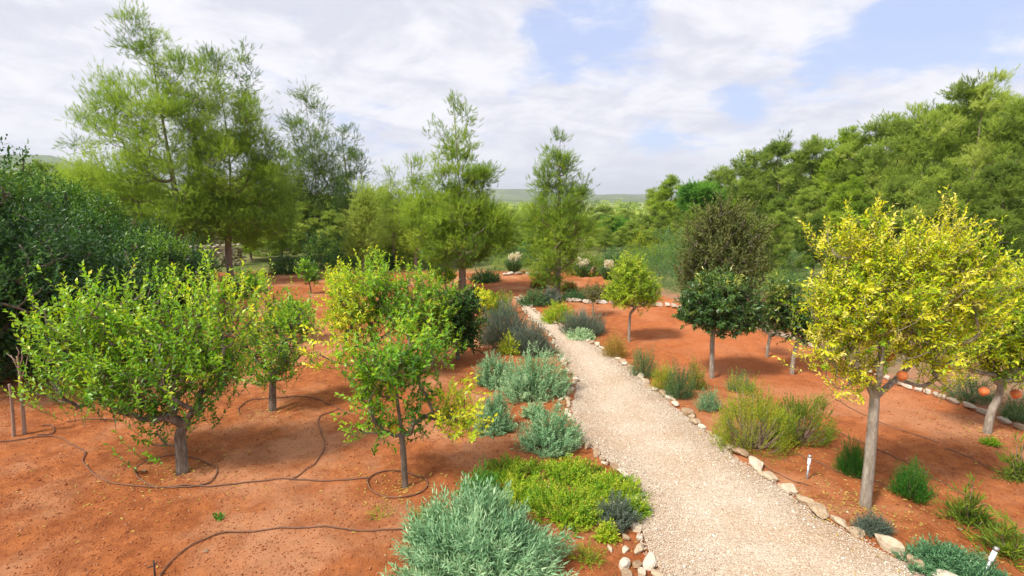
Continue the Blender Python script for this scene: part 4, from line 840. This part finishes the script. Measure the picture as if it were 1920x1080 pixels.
# low stone borders and dry stone wall, each one built course by course
def stone_row(name, label, pts, h, t, courses, seed, sz=.3, cat='wall'):
    rng = np.random.default_rng(seed); P = catmull(pts, 8); c0 = P[0].copy(); d = np.r_[0, np.cumsum(np.linalg.norm(np.diff(P, axis=0), axis=1))]; V, Fs, Ts, k = [], [], [], 0
    bmv = [np.array([v.co[:] for v in m.vertices]) for m in rocks[:4]]; bmf = [np.array([p.vertices[:] for p in m.polygons]) for m in rocks[:4]]
    for c in range(courses):
        s = rng.uniform(0, sz)
        while s < d[-1]:
            w = sz*rng.uniform(.6, 1.4); p = np.array([np.interp(s, d, P[:, j]) for j in range(3)]); q = np.array([np.interp(min(s+.2, d[-1]), d, P[:, j]) for j in range(3)]); g = q-p if np.linalg.norm(q-p) > 1e-4 else np.array((1., 0, 0)); a = math.atan2(g[1], g[0])
            m = rng.integers(4); v = bmv[m]*[w*1.15, t, h/courses*1.3]; ca, sa = math.cos(a), math.sin(a)
            v = np.stack([v[:, 0]*ca-v[:, 1]*sa, v[:, 0]*sa+v[:, 1]*ca, v[:, 2]], 1)+[p[0], p[1], h1(p[0], p[1])+h*(c+.45)/courses]-c0
            V.append(v); Fs.append(bmf[m]+k); Ts.append(np.full(len(v), rng.uniform(0, .5))); k += len(v); s += w
    o = npmesh(name, np.concatenate(V), np.concatenate(Fs), M['wallrock'], None, np.concatenate(Ts), True, c0); return tag(o, label, cat)
def W3(l): return [np.array(tuple(at(*p))) for p in l]
stone_row('stone_border', 'low pale stone border running behind the yellow trees to the right frame edge', W3([(1560,668),(1640,700),(1700,726),(1780,755),(1860,782),(1960,818)]), .09, .12, 1, 5, .2)
stone_row('stone_border', 'low mossy stone border of the terrace from the airy pine to the dark round-headed tree', W3([(1060,566),(1120,570),(1180,572),(1240,574),(1300,584),(1360,592)]), .14, .2, 1, 6, .26)
stone_row('stone_border', 'pale stone border passing behind the dark orchard trees', W3([(1400,612),(1470,634),(1530,656)]), .09, .12, 1, 7, .2)
stone_row('dry_stone_wall', 'dry stone wall of pinkish rubble between the two left pine trunks', [np.array(tuple(onY(px, Y))) for px, Y in [(345,26),(400,26.5),(455,27.5)]], 1.15, .5, 7, 8, .32)
stone_row('stone_border', 'low stone row behind the red clearing between the pampas clumps', W3([(935,519),(975,516),(1010,516)]), .15, .25, 1, 9, .35)
# ------------------------------------------------------------------ irrigation hoses
def hose(label, pts, closed=False, r=.0075, group=None, buried=.0):
    P = catmull([np.array(tuple(at(*p))) for p in pts], 10, closed); c0 = P[0].copy(); c0[2] = 0
    x, y = P[:, 0], P[:, 1]; P[:, 2] = H(x, y)+r*.7+.009-buried; P -= c0
    v = tube(P, r, 6); o = npmesh('irrigation_hose', v[0], v[1], M['hose'], None, smooth=True, loc=c0); return tag(o, label, 'hose', group)
def ring(cx, cy, rx, ry, k=10, s=0): 
    rr = np.random.default_rng(s); return [(cx+rx*math.cos(a)*(1+rr.normal(0, .03)), cy+ry*math.sin(a)*(1+rr.normal(0, .03))) for a in np.arange(k)*2*math.pi/k]
hose('brown hose ring around the trunk of the large lemon tree', ring(330, 886, 78, 31), True)
hose('brown hose ring around the trunk of the central young lemon tree', ring(745, 910, 57, 25), True)
hose('brown hose curving round the small lemon tree behind', [(450,782),(449,770),(470,757),(510,750),(560,746),(600,752),(628,764),(655,778)])
hose('long brown hose from the left border past the large lemon tree to the central ring', [(-30,838),(30,828),(75,820),(105,818),(140,835),(160,848),(156,868),(190,898),(250,914),(350,914),(450,906),(545,901),(620,904),(690,905)])
hose('brown hose branching uphill between the large and the central lemon tree', [(545,901),(575,882),(597,860),(609,835),(603,812),(597,795),(606,780),(635,769)])
hose('brown hose loop at the foot of the dead sapling', [(78,800),(95,798),(102,806),(95,814),(70,818)])
hose('straight short hose behind the trunk of the large lemon tree', [(125,791),(170,788),(220,786)])
hose('nearest brown hose curving along the bottom left', [(285,1110),(310,1070),(345,1038),(400,1010),(450,998),(560,995),(660,998),(760,997)])
GH = 'drip lines of the right orchard'
hose('dark drip line beside the right path stones below the bush', [(1385,852),(1430,875),(1470,898),(1515,918)], group=GH, buried=.008)
hose('dark drip line passing behind the upright path light', [(1470,845),(1520,866),(1570,886),(1640,903),(1700,925)], group=GH, buried=.008)
hose('dark drip line running from the left bright tuft past the trunk to the right border', [(1545,795),(1600,820),(1650,845),(1710,875),(1790,920),(1860,950)], group=GH, buried=.008)
hose('dark drip line in the middle of the right field behind the yellow tree', [(1560,742),(1620,775),(1690,805),(1760,830)], group=GH, buried=.008)
hose('dark drip line at the far right of the red field', [(1770,838),(1830,865),(1905,897),(1960,925)], group=GH, buried=.008)
# soil furrows of crumbs are part of the ground; fallen yellow leaves
rng = np.random.default_rng(9); P = []
for c, r_, k in ((TR[3], .9, 420), (at(1850,812), .9, 200), (TR[2], .6, 160), (TR[0], 1.0, 260), (TR[1], .7, 120), (at(705,712), .9, 160)):
    a = rng.uniform(0, 6.28, k); d = r_*np.abs(rng.normal(0, .8, k)); P.append(np.stack([c.x+d*np.cos(a), c.y+d*np.sin(a)], 1))
P = np.concatenate(P); P = np.c_[P, H(P[:, 0], P[:, 1])+.008]
v = inst(LEAFQ, P, rand_dir(rng, len(P))*[1, 1, .2], rand_dir(rng, len(P))*.5+[0, 0, 1], rng.uniform(.03, .06, len(P)), .02, rng.uniform(.5, 1, len(P)))
tag(npmesh('fallen_leaves', v[0], v[1], M['goldgrass'], tint=v[2]), 'dry yellow leaves fallen on the soil under the fruit trees', 'leaf litter', kind='stuff')
k = rng.integers(0, NP, 3200); off = np.abs(rng.normal(0, .55, 3200))+.12; side = rng.uniform(size=3200) < .62
Q = np.where(side[:, None], wr_[k]+np.c_[off, off*0, off*0], wl_[k]-np.c_[off*.8, off*0, off*0]); Q = Q[Q[:, 1] > 3.6]; Q[:, 2] = H(Q[:, 0], Q[:, 1])+.006
v = inst(LEAFQ, Q, rand_dir(rng, len(Q))*[1, 1, .15], rand_dir(rng, len(Q))*.5+[0, 0, 1], rng.uniform(.015, .06, len(Q)), rng.uniform(.004, .014, len(Q)), rng.uniform(0, 1, len(Q)))
tag(npmesh('plant_litter', v[0], v[1], M['goldgrass'], tint=v[2]), 'straw-coloured dry plant litter in the beds beside the path', 'plant litter', kind='stuff')
# ------------------------------------------------------------------ garden lights, stakes
def lathe(prof, n=16):
    V = []; Fc = []
    for i, (r_, z) in enumerate(prof):
        for j in range(n): a = j*2*math.pi/n; V.append((r_*math.cos(a), r_*math.sin(a), z))
    for i in range(len(prof)-1):
        for j in range(n): Fc.append((i*n+j, i*n+(j+1) % n, (i+1)*n+(j+1) % n, (i+1)*n+j))
    return np.array(V), np.array(Fc)
def path_light(px, py, rot, label, hh=.3):
    b = at(px, py); e = empty('path_light', b, label, 'garden light', 'steel path lights'); e.rotation_euler = rot
    v = lathe([(.001,-.1),(.011,-.02),(.012,0),(.012,hh*.62),(.001,hh*.62)]); npmesh('stake', v[0], v[1], M['steel'], e, smooth=True)
    v = lathe([(.001,hh*.60),(.016,hh*.61),(.018,hh*.64),(.018,hh*.9),(.001,hh*.9)]); npmesh('lens', v[0], v[1], M['glassy'], e, smooth=False)
    v = lathe([(.001,hh*.9),(.020,hh*.905),(.020,hh*.97),(.017,hh),(.001,hh)]); npmesh('cap', v[0], v[1], M['steel'], e, smooth=False)
path_light(1512, 906, (0, R(2), 0), 'upright slim steel path light on the soil left of the yellow tree trunk', .30)
path_light(1838, 1092, (R(4), R(12), 0), 'tilted slim steel path light in the bottom right corner', .34)
b = at(1893, 1058)
b = at(291, 1085); e = empty('sprinkler_stake', b, 'small dark sprinkler stake with crossbar beside the nearest hose', 'sprinkler')
v = tube([(0,0,-.05),(.002,0,.06),(.006,0,.17)], [.008,.007,.006], 6); npmesh('stake', v[0], v[1], M['black'], e, smooth=True)
v = tube([(-.05,0,.10),(0,0,.115),(.03,.01,.15)], [.006,.006,.005], 6); npmesh('nozzle_arm', v[0], v[1], M['black'], e, smooth=True)
b = at(45, 815); e = empty('dead_sapling', b, 'dead bare sapling with twisted twigs at the left border', 'sapling')
L_ = lambda x, y: local(b, x, y)
v = join([tube(catmull([(0,0,-.1), L_(44,780), L_(38,720), L_(36,690), L_(32,668)], 4), np.linspace(.028, .012, 17), 8)]+[tube([L_(*p), L_(*q), L_(*s)], [.010, .007, .003], 4) for p, q, s in (((37,700),(28,680),(20,665)),((36,692),(42,672),(40,655)),((34,680),(24,672),(12,662)),((38,715),(48,690),(52,668)),((33,672),(36,660),(30,650)))])
npmesh('trunk', v[0], v[1], M['dead'], e, smooth=True)
b = at(25, 820); e = empty('wooden_stake', b, 'short weathered wooden stake left of the dead sapling', 'stake')
v = tube(catmull([(0,0,-.1), local(b,24,780), local(b,20,735), local(b,17,720)], 3), np.linspace(.024, .015, 10), 8); npmesh('post', v[0], v[1], M['dead'], e, smooth=True)
# grey patch of gravelly ground by the sprinkler is loose pebbles
# ------------------------------------------------------------------ haze: the air itself
HZ = True
if HZ:
    m, t = newmat('haze'); pv = mk(t, 'ShaderNodeVolumePrincipled'); pv.inputs['Color'].default_value = (.86, .92, 1, 1); pv.inputs['Density'].default_value = .0002; pv.inputs['Anisotropy'].default_value = .2
    o = mk(t, 'ShaderNodeOutputMaterial'); t.links.new(pv.outputs[0], o.inputs['Volume'])
    x0, x1, y0, y1, z0, z1 = -4900, 4900, -200, 6800, -16, 150
    V = [(x, y, z) for z in (z0, z1) for y in (y0, y1) for x in (x0, x1)]
    o = npmesh('haze', V, [(0,2,3,1),(4,5,7,6),(0,1,5,4),(2,6,7,3),(0,4,6,2),(1,3,7,5)], m); tag(o, 'thin pale haze over the distant hills', 'haze', kind='stuff')
for o in bpy.data.objects:
    if 'label' in o and len(o['label'].split()) > 16: print('LONG', o['label'])
print('TRIS', sum(len(m.polygons) for m in bpy.data.meshes)//1000, 'k')
